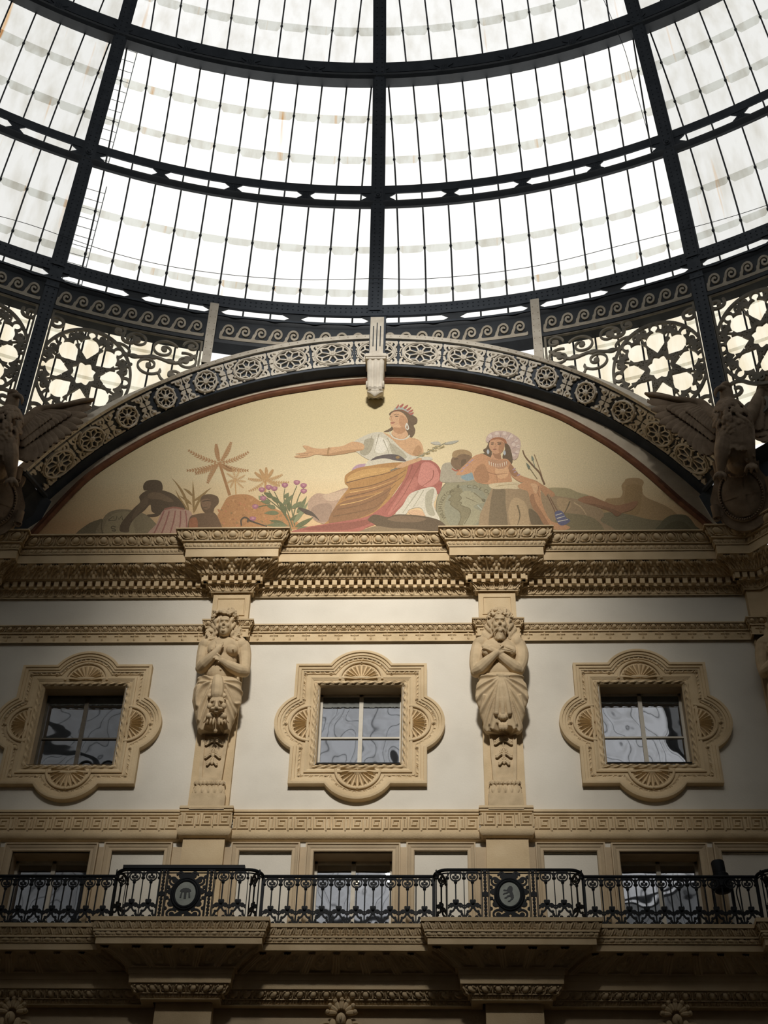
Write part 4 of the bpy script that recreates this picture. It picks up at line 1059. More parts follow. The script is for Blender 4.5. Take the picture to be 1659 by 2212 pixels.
F.poly('a5834f', VP, [(1352,1050),(1385,1050),(1386,1070),(1380,1110),(1352,1112)], 2)
F.poly('7d7455', VP, [(1190,1155),(1225,1118),(1290,1110),(1320,1107),(1360,1112),(1400,1122),(1440,1126),(1480,1136),(1520,1155)])
F.poly('57573f', VP, [(1418,1155),(1428,1130),(1440,1118),(1456,1112),(1480,1113),(1492,1122),(1503,1137),(1520,1155)]); F.poly('46482f', VP, [(1430,1155),(1440,1135),(1462,1126),(1482,1132),(1495,1155)]); F.end()
F = Fig('painted_palm')
F.line('a8743f', VB, [(1056,112),(1082,195),(1114,295)], 15, 17)
for tip, b in (((880,38),-22),((1036,5),-8),((1120,-6),12),((1218,48),22),((1216,152),26),((1136,152),14),((988,220),16),((872,152),-22),((922,168),-14)): F.frond('b5834f', VB, (1056,108), tip, 30, b)
F.end()
F = Fig('painted_palm')
F.line('c9995a', VB, [(1145,205),(1150,290)], 7)
for tip in ((1100,170),(1130,140),(1170,145),(1200,180),(1205,215),(1100,225),(1120,250),(1190,250)): F.frond('cda066', VB, (1145,205), tip, 15, 5, 7)
F.end()
F = Fig('painted_palm')
F.line('bd8a4e', VB, [(1322,200),(1318,290)], 12)
for tip, b in (((1225,200),-10),((1262,165),-5),((1290,148),0),((1325,138),3),((1362,150),5),((1415,178),10),((1452,220),16),((1228,270),-20),((1400,240),8)): F.frond('c19257', VB, (1322,205), tip, 22, b, 9)
F.end()
F = Fig('painted_cane')
for a, b_, bd in (((880,400),(775,192),40),((885,400),(800,262),-14),((905,400),(900,205),4),((900,330),(985,262),14),((915,380),(1010,250),-30),((895,350),(825,300),8),((905,400),(960,290),-10),((900,300),(845,255),8)): F.leaf('97763f', VB, a, b_, 15, bd)
F.end()
F = Fig('painted_bush')
F.poly('b67d45', VB, [(1020,490),(1040,420),(1070,360),(1105,305),(1170,290),(1235,296),(1290,330),(1370,370),(1450,410),(1500,490)])
for i in range(90):
    x, y = RNG.uniform(1040,1460), RNG.uniform(320,480)
    if y > 300+abs(x-1180)*.55: F.leaf(('c58d55','a86f3c','c07a4a','9a7444')[i % 4], VB, (x,y), (x+RNG.uniform(-22,22), y+RNG.uniform(-18,10)), 13, 3)
F.end()
F = Fig('painted_barrels')
F.poly('6b5f45', VB, [(225,530),(285,468),(345,440),(385,440),(395,530)]); F.poly('857758', VB, [(360,530),(378,440),(420,392),(500,376),(590,392),(660,430),(705,530)]); F.poly('968763', VB, [(395,520),(400,450),(440,405),(500,390),(540,400),(560,470),(555,530)])
F.line('5a5038', VB, [(378,440),(372,480),(382,530)], 6)
F.line('4f4632', VB, [(412,440),(440,418),(450,442),(414,442)], 5, sm=1)
F.line('4f4632', VB, [(455,442),(462,416),(474,436),(490,414),(496,440)], 6, sm=1)
F.line('4f4632', VB, [(455,480),(437,474),(430,486),(450,492),(452,502),(432,500)], 6)
F.line('4f4632', VB, [(515,478),(498,478),(498,488),(513,490),(510,500),(496,500)], 5, sm=2); F.line('4f4632', VB, [(526,478),(518,484),(530,492),(522,500),(516,492),(532,484),(526,478)], 5)
F.end()
F = Fig('painted_stooping_man')
F.poly('4a3829', VB, [(740,372),(720,400),(690,418),(650,420),(636,408),(680,402),(710,385)])
F.poly('4d3a2a', VB, [(592,300),(640,266),(700,262),(780,285),(832,330),(856,380),(800,392),(740,388),(700,402),(664,388),(655,348),(622,382),(562,432),(534,480),(530,508),(484,506),(478,480),(500,438),(560,370),(596,335)])
F.poly('453325', VB, [(614,240),(636,212),(690,207),(720,222),(726,262),(700,268),(650,264),(620,266)])
F.poly('6d553e', VB, [(640,290),(690,278),(745,296),(790,330),(760,335),(700,318),(655,318)]); F.poly('5f4a36', VB, [(600,330),(640,300),(640,345),(600,385),(560,430),(550,420)])
F.poly('bd9580', VB, [(722,392),(770,368),(845,376),(890,392),(902,445),(908,530),(648,530),(690,462)])
for x0, x1 in ((735,690),(765,735),(800,785),(830,835),(858,880)): F.line('9b5b55', VB, [(x0,385),((x0+x1)/2-4,450),(x1-20,530)], 8)
F.line('9d5f50', VB, [(735,378),(790,366),(850,376)], 10); F.end()
F = Fig('painted_watching_man')
F.poly('654832', VB, [(880,430),(920,405),(975,398),(1012,390),(1048,428),(1066,530),(885,530)]); F.poly('5c412c', VB, [(945,322),(958,298),(1000,289),(1044,304),(1050,340),(1026,368),(1016,396),(974,398),(950,366)])
F.poly('7d5c42', VB, [(950,325),(985,315),(1005,330),(1000,365),(975,380),(955,360)]); F.poly('9c5a38', VB, [(880,440),(920,425),(930,470),(920,530),(885,530)]); F.line('3b2a1e', VB, [(955,332),(985,326),(1005,330)], 5); F.line('3b2a1e', VB, [(962,368),(985,364)], 4); F.end()
F = Fig('painted_rock')
F.poly('b3937b', VA, [(150,745),(210,686),(280,690),(340,674),(440,645),(460,720),(330,890),(220,890),(165,830)]); F.poly('c7a98c', VA, [(255,700),(330,682),(420,662),(390,720),(300,740)]); F.poly('9c7f6c', VA, [(170,800),(240,760),(320,770),(300,880),(210,880)]); F.end()
F = Fig('painted_flowering_plant')
for pts in ([(1470,500),(1430,400),(1300,290)],[(1450,440),(1380,330),(1340,270)],[(1440,410),(1400,330),(1372,275)],[(1480,480),(1430,330),(1433,255)],[(1490,470),(1470,340),(1502,240)],[(1480,420),(1510,310),(1540,255)],[(1350,350),(1290,360),(1262,372)]): F.line('55603f', VB, pts, 7, 4)
for a, b_ in (((1350,340),(1290,330)),((1400,400),(1310,400)),((1380,370),(1330,360)),((1440,400),(1390,320)),((1460,390),(1440,300)),((1470,370),(1530,330)),((1460,440),(1550,390)),((1440,470),(1340,440)),((1450,470),(1320,470)),((1480,460),(1570,330)),((1490,480),(1600,420)),((1500,490),(1590,480)),((1450,500),(1390,470)),((1420,350),(1480,290)),((1360,310),(1310,280)),((1400,340),(1345,300)),((1500,400),(1560,300)),((1430,310),(1455,280)),((1300,320),(1280,300))): F.leaf(('66714d','7d8660','56633f')[int(a[0]+b_[1]) % 3], VB, a, b_, 26, 6)
for x, y in ((1300,262),(1340,248),(1372,256),(1433,236),(1502,220),(1541,238),(1542,270),(1262,360),(1308,312),(1248,430)):
    F.poly('a5607c', VB, [(x-18,y+4),(x-16,y-8),(x,y-12),(x+17,y-7),(x+17,y+4),(x+5,y+14),(x-6,y+14)]); F.poly('c58a94', VB, [(x-9,y-2),(x,y-7),(x+9,y-2),(x,y+4)])
F.end()
F = Fig('painted_anchor')
F.line('3a3230', VB, [(1182,472),(1180,440),(1200,424),(1222,434),(1216,452)], 9); F.line('3a3230', VB, [(1215,436),(1265,455),(1330,476)], 12, 6); F.poly('40383a', VB, [(1508,368),(1550,374),(1595,396),(1634,444),(1598,418),(1550,402)]); F.end()
F = Fig('painted_coin')
cx, cy, rx, ry = 1011, 1096.5, 70, 73; q = np.linspace(0, 2*PI, 60, endpoint=False)
F.poly('d0ae80', VP, [(938,1094),(944,1090),(950,1104),(958,1122),(962,1130),(950,1122)]); F.poly('78745a', VP, [(cx+rx*math.cos(a), cy+ry*math.sin(a)) for a in q], 1); F.poly('8f8a6b', VP, [(cx+.965*rx*math.cos(a), cy+.965*ry*math.sin(a)) for a in q], 1); F.poly('8a8a72', VP, [(cx-2+.70*rx*math.cos(a), cy+4+.72*ry*math.sin(a)) for a in q], 1)
F.poly('7d7759', VC, [(130,500),(170,478),(212,500),(216,560),(232,600),(270,640),(280,700),(240,775),(180,775),(200,720),(190,670),(150,640),(118,612),(126,592),(105,580),(130,550),(115,530)], 3)
F.poly('9b9676', VC, [(190,545),(230,510),(300,522),(392,592),(332,610),(300,640),(405,690),(330,750),(300,775),(215,775),(270,690),(270,650),(230,632),(200,620),(206,602),(184,590),(205,567)], 3)
F.line('6a6449', VC, [(190,545),(205,567),(184,590),(206,602),(200,620),(230,632),(270,650),(270,690),(225,770)], 7); F.line('6a6449', VC, [(130,500),(115,530),(130,550),(105,580),(126,592),(118,612),(150,640),(190,670),(200,720),(180,775)], 7); F.line('6a6449', VC, [(300,522),(390,592)], 8, 3); F.line('6a6449', VC, [(240,560),(330,600)], 7, 3); F.line('a9b0a0', VC, [(330,620),(400,686)], 9, 3); F.poly('5f5b45', VC, [(168,475),(180,458),(190,478),(178,488)], 2); F.poly('5f5b45', VC, [(360,570),(392,575),(385,598),(368,590)], 2); F.end()
def letters(word, a0, st, rad, size, parent, hx):
    m = M()
    for i, ch in enumerate(word):
        cu = bpy.data.curves.new('glyph', 'FONT'); cu.body = ch; cu.size = size; cu.align_x = 'CENTER'; cu.resolution_u = 3; cu.extrude = .0005
        o = bpy.data.objects.new('glyph', cu); COL.objects.link(o); dg = bpy.context.evaluated_depsgraph_get(); me = bpy.data.meshes.new_from_object(o.evaluated_get(dg))
        V = np.array([v.co[:] for v in me.vertices]); Fc = [list(p.vertices) for p in me.polygons]
        bpy.data.objects.remove(o); bpy.data.meshes.remove(me); bpy.data.curves.remove(cu)
        if not len(V): continue
        a = math.radians(a0+i*st); c, s = math.cos(a), math.sin(a); C0 = at(cx, cy, 0.0)
        xl, yl = V[:, 0], V[:, 1]+rad
        X = C0[0]+xl*c+yl*s; Zz = C0[2]-xl*s+yl*c
        b = m.verts(np.stack([X, -.007-_lay[0]*.000016+V[:, 2]*.3, Zz], -1)); m.faces([[b+k for k in f] for f in Fc])
    obj('lettering', m, paint(hx), parent, ang=0)
COIN = [o for o in MUR.children if o.name.startswith('painted_coin')][0]; _lay[0] += 2
letters('WASHINGTON', -118, 9.2, .50, .115, COIN, '5c573f'); letters('COLOMBO', 3, 12.3, .52, .13, COIN, '5c573f'); letters('CRIS', 95, 8.5, .50, .115, COIN, '5c573f')
F = Fig('painted_woman')
F.poly('b18ca4', VA, [(465,515),(500,482),(560,472),(600,480),(560,505),(480,525)]); F.poly('cdc4ac', VA, [(555,500),(600,438),(720,432),(840,448),(880,460),(820,485),(700,490),(600,500)])
F.poly('ad7a39', VA, [(430,545),(500,505),(600,486),(720,468),(830,463),(905,480),(880,540),(820,610),(780,665),(740,725),(690,805),(640,850),(560,865),(480,905),(300,915),(240,925),(305,870),(340,790),(395,705),(440,645),(415,612),(414,570)])
F.poly('c4944c', VA, [(445,560),(560,512),(700,500),(770,508),(640,560),(520,590),(440,612)]); F.poly('875a35', VA, [(330,805),(400,745),(520,715),(640,690),(745,640),(710,720),(640,805),(540,855),(420,895),(300,900)]); F.poly('9d6a39', VA, [(430,690),(560,650),(700,600),(800,550),(740,640),(600,690),(450,720),(390,740)])
for pts in ([(425,610),(560,575),(720,540),(835,495)],[(450,655),(600,630),(760,570),(855,515)],[(420,715),(600,672),(760,610),(845,550)],[(360,800),(520,770),(680,700),(780,620)],[(330,850),(500,820),(640,780),(740,690)]): F.line('70492b', VA, pts, 9, 3)
for pts in ([(440,585),(580,545),(730,515)],[(450,680),(620,645),(770,590)],[(380,770),(540,735),(690,670)]): F.line('cf9f57', VA, pts, 7, 3)
F.poly('a3514a', VA, [(880,472),(960,447),(1030,450),(1085,488),(1112,558),(1112,620),(1085,692),(1045,645),(960,655),(890,685),(850,745),(780,825),(720,865),(640,905),(560,935),(500,960),(50,965),(120,932),(250,908),(400,885),(560,855),(650,805),(740,725),(800,645),(850,565)])
F.poly('c5776c', VA, [(975,465),(1035,468),(1082,520),(1085,600),(1005,640),(940,610),(950,525)]); F.poly('b5655a', VA, [(870,600),(930,570),(930,640),(860,720),(780,800),(720,840),(790,720)]); F.poly('873f38', VA, [(110,945),(300,908),(480,888),(640,862),(560,915),(400,950)])
for pts in ([(900,480),(870,560),(800,680),(700,820)],[(960,470),(920,540),(840,690),(760,800)],[(1050,520),(1040,580),(960,640)]): F.line('8a4039', VA, pts, 8, 3)
F.poly('cdc6b0', VA, [(878,692),(960,656),(1050,640),(1075,690),(1052,762),(1064,805),(1095,880),(1000,855),(960,790),(880,800),(850,835),(775,835),(830,770)]); F.poly('a6a189', VA, [(1000,680),(1055,655),(1040,760),(1062,840),(1012,835),(990,760)]); F.line('a39e86', VA, [(940,670),(890,740),(830,825)], 9, 4); F.line('a39e86', VA, [(980,660),(940,730),(900,790)], 7, 3)
F.poly('d0a57d', VA, [(868,818),(900,804),(960,810),(990,842),(960,850),(900,842)])
F.poly('c8c1ab', VA, [(465,330),(520,290),(590,258),(650,246),(705,254),(760,300),(805,342),(860,390),(930,420),(1030,425),(1036,446),(960,446),(850,452),(760,418),(650,418),(600,446),(550,425),(515,400),(485,372),(545,352)])
F.poly('a19a82', VA, [(560,300),(622,295),(602,380),(560,415),(520,392),(545,345)]); F.poly('dcd6c3', VA, [(640,285),(700,296),(724,350),(684,395),(632,380)]); F.poly('aaa38b', VA, [(735,325),(800,360),(860,425),(800,436),(756,402)])
for pts in ([(610,270),(590,340),(560,400)],[(660,260),(640,330),(625,400)],[(720,290),(760,360),(800,420)],[(690,300),(720,370),(730,405)]): F.line('9a937b', VA, pts, 6, 2)
F.poly('46414b', VA, [(598,450),(640,422),(730,404),(800,412),(842,440),(852,456),(790,452),(700,434),(630,444)]); F.poly('8f6d3c', VA, [(778,425),(800,416),(808,430),(790,438)])
F.poly('cc9c6d', VA, [(690,250),(740,268),(800,288),(880,285),(940,300),(970,340),(978,395),(950,412),(900,415),(856,392),(800,345),(755,300)]); F.poly('b28356', VA, [(898,405),(938,340),(966,372),(950,412)])
F.poly('cd9d6d', VA, [(470,315),(545,330),(548,370),(470,390),(390,405),(300,415),(250,410),(200,408),(150,425),(80,430),(52,420),(95,405),(60,402),(140,385),(112,345),(150,345),(190,360),(260,365),(320,355),(400,345)], 3); F.poly('b18355', VA, [(548,372),(470,390),(390,405),(300,414),(250,410),(320,398),(430,375)])
F.line('a47a49', VA, [(302,356),(294,385),(292,414)], 12); F.line('9c6f48', VA, [(100,402),(150,398),(190,388)], 3); F.line('9c6f48', VA, [(95,415),(150,410)], 3)
F.line('66655a', VA, [(742,522),(832,488)], 9); F.poly('c8996b', VA, [(780,500),(820,470),(880,448),(950,430),(965,445),(885,478),(830,500)], 3); F.line('8d8b74', VA, [(925,435),(1040,372),(1140,320)], 9, 5)
F.line('9c8a58', VA, [(940,425),(980,415),(985,395),(1020,400),(1025,372),(1070,380),(1060,350),(1110,352),(1125,340)], 5); F.line('9c8a58', VA, [(945,410),(975,395),(1010,405),(1010,370),(1050,385),(1045,355),(1090,365),(1130,350)], 4)
F.poly('b5b1a1', VA, [(1028,322),(1080,314),(1102,330),(1070,338)]); F.poly('a9a797', VA, [(1128,334),(1160,315),(1232,306),(1190,330)])
F.poly('5c4736', VE, [(645,215),(690,182),(780,158),(860,182),(940,238),(1000,258),(1032,300),(1020,352),(980,380),(1002,440),(990,500),(950,545),(915,520),(870,470),(860,300),(760,200),(690,215),(650,240)]); F.poly('5c4736', VE, [(568,468),(640,430),(690,393),(702,425),(655,462)])
F.poly('d0a075', VE, [(662,235),(690,203),(760,186),(830,210),(880,265),(900,325),(880,385),(872,440),(905,510),(830,565),(760,555),(675,500),(702,425),(672,392),(656,345),(664,318),(644,285),(655,262)], 3); F.poly('bb885f', VE, [(800,240),(870,275),(890,335),(868,402),(810,400),(775,340)]); F.poly('b58259', VE, [(700,410),(780,412),(870,400),(872,450),(800,500),(720,470)])
F.poly('4b3628', VE, [(722,256),(745,248),(772,256),(750,264),(728,262)]); F.line('5c4230', VE, [(705,240),(745,226),(795,242)], 9, 4); F.poly('8a6145', VE, [(655,255),(672,250),(676,264),(660,266)]); F.poly('a45f4f', VE, [(664,338),(712,334),(722,345),(690,360),(668,354)]); F.line('a8774f', VE, [(690,250),(672,290),(690,318),(668,312)], 7, 3)
F.poly('9fa9a0', VE, [(702,172),(752,118),(830,130),(900,165),(962,208),(978,245),(930,228),(860,182),(780,162)])
for P_ in ([(735,140),(770,92),(778,110),(752,150)],[(785,118),(832,82),(840,94),(806,140)],[(838,136),(896,96),(902,108),(862,155)],[(880,165),(940,126),(944,140),(902,180)],[(904,195),(964,160),(970,176),(926,210)],[(922,220),(978,198),(972,226),(940,240)]): F.poly('a9524b', VE, P_, 3)
F.line('8a4a3c', VE, [(698,186),(780,166),(860,184),(930,232)], 10); F.line('cfcab8', VE, [(648,465),(690,540),(780,575),(850,572),(908,545),(922,512)], 15); F.poly('d5d0c0', VE, [(860,400),(888,345),(918,420),(890,445)], 3); F.poly('8d6a4d', VE, [(878,410),(888,375),(902,415),(890,430)], 3); F.end()
F = Fig('painted_crocodile')
F.poly('4b3a2b', VA, [(580,872),(620,838),(680,846),(725,856),(790,836),(900,840),(1000,852),(1095,880),(1140,930),(1060,960),(760,960),(690,965),(640,915),(598,892)]); F.poly('6e5640', VA, [(720,870),(800,845),(900,850),(1000,866),(940,890),(800,890)]); F.poly('7f6a4e', VA, [(540,950),(640,920),(760,935),(900,940),(1000,965),(540,965)]); F.end()
F = Fig('painted_boulder')
F.poly('9d8360', VC, [(440,492),(520,482),(600,486),(700,488),(760,520),(840,515),(930,545),(1060,548),(1130,575),(1230,620),(1300,660),(1314,705),(1290,745),(1400,810),(1430,880),(400,880)]); F.poly('75644a', VC, [(450,495),(540,495),(548,600),(562,880),(420,880)]); F.poly('b5986f', VC, [(585,605),(625,560),(700,600),(732,700),(722,800),(602,792),(570,690)]); F.poly('675740', VC, [(735,645),(800,690),(846,765),(830,830),(760,785),(730,700)]); F.poly('a4966b', VC, [(880,490),(960,484),(1040,490),(1110,520),(1205,550),(1130,574),(1040,562),(930,542)])
F.poly('7c7150', VC, [(960,700),(1100,690),(1230,720),(1310,800),(1300,880),(930,880)]); F.poly('b09268', VC, [(950,570),(1030,570),(1060,620),(1010,680),(960,640)]); F.line('6a5a3f', VC, [(1050,590),(1020,660),(980,720)], 12, 4); F.line('6a5a3f', VC, [(640,620),(660,700),(640,780)], 14, 5); F.line('c4a67a', VC, [(1080,600),(1140,640),(1180,700)], 12, 4); F.end()
F = Fig('painted_turbaned_man')
F.poly('a39a84', VC, [(40,390),(55,310),(100,288),(145,300),(180,360),(300,360),(320,420),(200,440),(50,440)]); F.poly('74583f', VC, [(135,245),(150,215),(240,205),(285,235),(270,280),(235,305),(205,335),(160,340),(130,312),(122,278)]); F.poly('9c7d52', VC, [(133,240),(140,206),(180,189),(240,190),(280,212),(284,238),(235,222),(190,228),(160,250)]); F.line('a3503c', VC, [(130,335),(160,352),(190,345)], 12); F.line('4a3626', VC, [(150,262),(180,258)], 7); F.poly('5a432f', VC, [(205,270),(240,265),(232,300),(205,320)]); F.poly('7c98a0', VC, [(200,400),(290,370),(310,410),(250,430)]); F.end()
F = Fig('painted_feathered_man')
F.poly('c4a89a', VC, [(393,115),(410,75),(450,50),(510,41),(570,50),(620,75),(656,105),(667,150),(657,200),(642,250),(612,268),(588,235),(560,155),(520,112),(470,102),(420,135)])
for x, y in ((430,85),(480,65),(540,65),(590,85),(630,120),(645,165),(640,210),(610,150),(570,100),(610,230)): F.poly('d9c3b4', VC, [(x-16,y+2),(x-8,y-14),(x+10,y-14),(x+16,y+2),(x,y+10)])
for pts in ([(450,95),(440,60)],[(510,90),(512,52)],[(560,105),(590,60)],[(590,140),(645,100)],[(600,180),(660,160)],[(605,215),(652,220)]): F.line('a98d8c', VC, pts, 6, 3)
F.poly('54402f', VC, [(425,115),(400,170),(374,190),(385,215),(346,222),(385,245),(402,292),(436,270),(440,180)]); F.poly('54402f', VC, [(530,125),(572,152),(592,200),(604,272),(585,304),(552,272),(524,245),(545,180)])
F.poly('c48b5e', VC, [(430,248),(500,258),(560,262),(592,298),(622,340),(652,380),(702,402),(780,428),(802,447),(740,442),(660,440),(600,398),(586,372),(592,452),(470,462),(330,445),(298,395),(285,362),(250,378),(165,385),(195,340),(248,290),(300,240),(360,220),(400,234)], 3)
F.poly('a8744c', VC, [(328,320),(378,300),(402,340),(422,400),(402,446),(330,440),(300,382)]); F.poly('d6a272', VC, [(478,300),(540,310),(572,340),(560,400),(500,412),(468,370)]); F.poly('9d6b47', VC, [(586,372),(570,330),(590,302),(622,345),(652,382),(620,400)]); F.line('a06d48', VC, [(400,360),(470,380),(560,372)], 8, 4); F.line('a06d48', VC, [(480,385),(484,440)], 6, 3)
for x, y in ((225,330),(250,310),(270,285),(210,355),(290,270),(625,360),(650,385),(615,340)): F.leaf('a98a96', VC, (x-14,y+8), (x+14,y-8), 12)
F.poly('ba8459', VC, [(775,425),(830,458),(880,490),(922,520),(932,545),(905,558),(880,530),(862,552),(838,520),(798,482),(755,450)], 3)
F.poly('d4c096', VC, [(415,462),(470,450),(590,440),(672,446),(725,434),(655,492),(560,492),(455,495)]); F.line('b09a6c', VC, [(470,475),(560,462),(650,455)], 7, 3)
F.poly('c68e60', VC, [(645,465),(720,434),(792,440),(816,470),(822,540),(832,600),(862,680),(902,742),(962,762),(1042,785),(1046,802),(990,818),(900,802),(846,772),(800,692),(760,642),(735,562),(718,512),(660,492)], 3); F.poly('a2704a', VC, [(735,562),(760,642),(800,692),(848,774),(900,800),(872,742),(822,662),(782,592),(765,532)]); F.poly('d7a677', VC, [(740,455),(785,455),(800,490),(790,530),(770,520),(755,480)]); F.line('9b6946', VC, [(808,470),(800,520),(815,560)], 8, 4)
F.poly('a06d49', VC, [(1110,574),(1200,547),(1290,580),(1400,620),(1480,610),(1560,588),(1578,592),(1566,626),(1520,662),(1452,682),(1430,704),(1400,702),(1370,672),(1300,647),(1220,622),(1150,602)], 3); F.poly('875a3c', VC, [(1150,600),(1220,620),(1300,645),(1372,670),(1400,700),(1430,702),(1450,682),(1380,650),(1280,620)])
F.poly('c9926a', VC, [(427,125),(442,112),(490,105),(530,118),(541,150),(532,190),(512,216),(500,225),(512,262),(436,255),(445,212),(425,180),(419,150)], 3); F.poly('ad7850', VC, [(505,130),(535,135),(532,190),(506,218),(494,190)]); F.poly('9f6c4a', VC, [(446,212),(470,222),(506,218),(512,262),(470,255)])
F.poly('a05f3c', VC, [(424,120),(450,98),(500,91),(542,105),(558,132),(550,142),(528,122),(490,108),(446,114)]); F.line('52382a', VC, [(433,136),(457,131)], 6, 3); F.line('52382a', VC, [(484,132),(518,129)], 6, 3); F.poly('432e22', VC, [(436,144),(455,140),(455,147),(440,149)]); F.poly('432e22', VC, [(486,142),(513,139),(511,147),(489,149)]); F.line('a2704c', VC, [(470,140),(474,162),(460,167)], 6, 4); F.poly('985847', VC, [(450,183),(478,180),(474,190),(456,191)])
F.poly('b5835f', VC, [(410,272),(440,262),(500,272),(552,270),(568,300),(540,330),(500,338),(450,322),(418,298)])
for i in range(9): x = 420+i*17; y = 280+18*math.sin(i/8*PI); F.line('dccbb0', VC, [(x,y),(x+2,y+28)], 8, 3); F.line('9c5044', VC, [(x+8,y),(x+9,y+20)], 4, 2)
for x, y in ((411,205),(540,213)): F.poly('aab2b8', VC, [(x-10,y),(x,y-20),(x+11,y),(x+2,y+20)])
F.line('6a4931', VC, [(682,192),(702,242),(760,310),(812,366),(836,420),(852,458)], 9, 14); F.line('8a6a4a', VC, [(772,225),(800,300),(832,392)], 6); F.line('8a7a5a', VC, [(712,297),(795,416)], 6); F.line('6f7f70', VC, [(752,240),(780,330)], 7, 4); F.poly('5f6f62', VC, [(708,290),(740,320),(728,342)], 2); F.poly('6f7f70', VC, [(750,232),(770,262),(752,272)], 2)
F.line('74503a', VC, [(870,540),(920,640),(968,770)], 7); F.line('74503a', VC, [(895,560),(950,660),(1018,760)], 7); F.poly('555d86', VC, [(930,680),(982,664),(1022,718),(1052,742),(1002,778),(958,765)], 3)
for pts in ([(938,700),(990,684)],[(948,725),(1010,706)],[(955,748),(1034,732)]): F.line('cfc8ba', VC, pts, 9, 5)
F.end()
# ---------------------------------------------------------------- herm statues on the pilasters
HZ = 14.56
def hframe(ox, c):
    """photo close-up (10.37x) -> local point of the herm at lateral centre c, p metres proud of the wall"""
    def f(cx, cy, p):
        q = at(ox+cx/10.37, 1300+cy/10.37, p); return np.array([q[0]-c, -p, q[2]-HZ])
    return f
def limb(m, pts, rad, n=12, k=5):
    P = catmull(np.array(pts), k, closed=False); r = np.interp(np.linspace(0, 1, len(P)), np.linspace(0, 1, len(rad)), rad)
    m.tube(P, r, n); m.ell(P[0], (r[0],)*3, 10, 8); m.ell(P[-1], (r[-1],)*3, 10, 8)
def hand(m, wrist, knuck, spread, curl, thumb, r=.021, up=None):
    """palm + four unequal bent fingers + thumb; spread = unit sideways across the knuckles, curl = direction the tips bend"""
    w, k = np.array(wrist), np.array(knuck); d = k-w; L = np.linalg.norm(d); d /= L; s = np.array(spread, float); s /= np.linalg.norm(s); c = np.array(curl, float)
    for t in (-.036, -.012, .012, .036): m.tube([w+s*t*.6, w+d*L*.5+s*t, k+s*t*1.1], [.030, .033, .027], 8)
    for i, (t, ln) in enumerate(((-.042,.105),(-.014,.125),(.014,.118),(.042,.09))):
        a = k+s*t; b = a+d*ln*.45+c*ln*.1; e = b+d*ln*.30+c*ln*.3; g = e+d*ln*.05+c*ln*.32
        limb(m, [a-d*.02, a, b, e, g], [r, r*.95, r*.9, r*.82, r*.7], 8, 3)
    th = np.array(thumb, float); a = w+d*L*.35+th*.03; limb(m, [a, a+th*.05+d*.03, a+th*.055+d*.085], [r*1.15, r, r*.8], 8, 3)
def face(m, C, w, male):
    """C: centre of the face front; returns the hollows to chisel"""
    x0, y0, z0 = C; s = w/.25; E = lambda dx, dy, dz, r, n=10: m.ell((x0+dx*s, y0+dy*s, z0+dz*s), tuple(v*s for v in r), n, 8)
    m.ell((x0, y0+.10*s, z0+.05*s), (.126*s,.165*s,.215*s), 20, 16)
    E(0, .035, -.10, (.080,.085,.095), 14); E(0, -.048, .122, (.090,.026,.020), 12); E(0, -.01, .17, (.095,.05,.07), 12)
    for q in (-1, 1):
        E(q*.058, -.022, .005, (.044,.038,.045)); E(q*.127, .10, .04, (.02,.035,.05)); E(q*.017, -.078, -.002, (.014,.016,.012))
    m.tube([(x0,y0-.045*s,z0+.115*s),(x0,y0-.068*s,z0+.060*s),(x0,y0-.088*s,z0+.010*s)], [.012*s,.014*s,.018*s], 8); E(0, -.088, .004, (.019,.020,.017))
    E(0, -.058, -.052, (.036,.014,.010)); E(0, -.055, -.072, (.028,.014,.010)); E(0, -.040, -.130, (.036,.032,.028))
    D = []
    for q in (-1, 1):
        D += [((x0+q*.048*s, y0-.05*s, z0+.082*s), (.034*s,.06*s,.022*s), .030*s), ((x0+q*.020*s, y0-.06*s, z0+.085*s), (.012*s,.05*s,.018*s), .010*s), ((x0+q*.034*s, y0-.06*s, z0-.060*s), (.010*s,.05*s,.008*s), .010*s)]
    D += [((x0, y0-.06*s, z0-.062*s), (.030*s,.05*s,.005*s), .008*s), ((x0, y0-.05*s, z0-.098*s), (.030*s,.05*s,.012*s), .010*s)]
    return D
def eyes(m, C, w):
    x0, y0, z0 = C; s = w/.25
    for q in (-1, 1): m.ell((x0+q*.048*s, y0-.024*s, z0+.080*s), (.024*s,.016*s,.013*s), 10, 8)
def curls(m, rng, n, fn, r0, r1):
    for i in range(n):
        c = fn(rng); r = rng.uniform(r0, r1)
        t = np.linspace(0, 1.6*PI, 7); a = rng.uniform(0, 2*PI); q = np.array([[r*.75*math.cos(v+a), -r*.25*v/5, r*.75*math.sin(v+a)] for v in t])+np.array(c); m.tube(q, np.linspace(r*.55, r*.35, 7), 6)
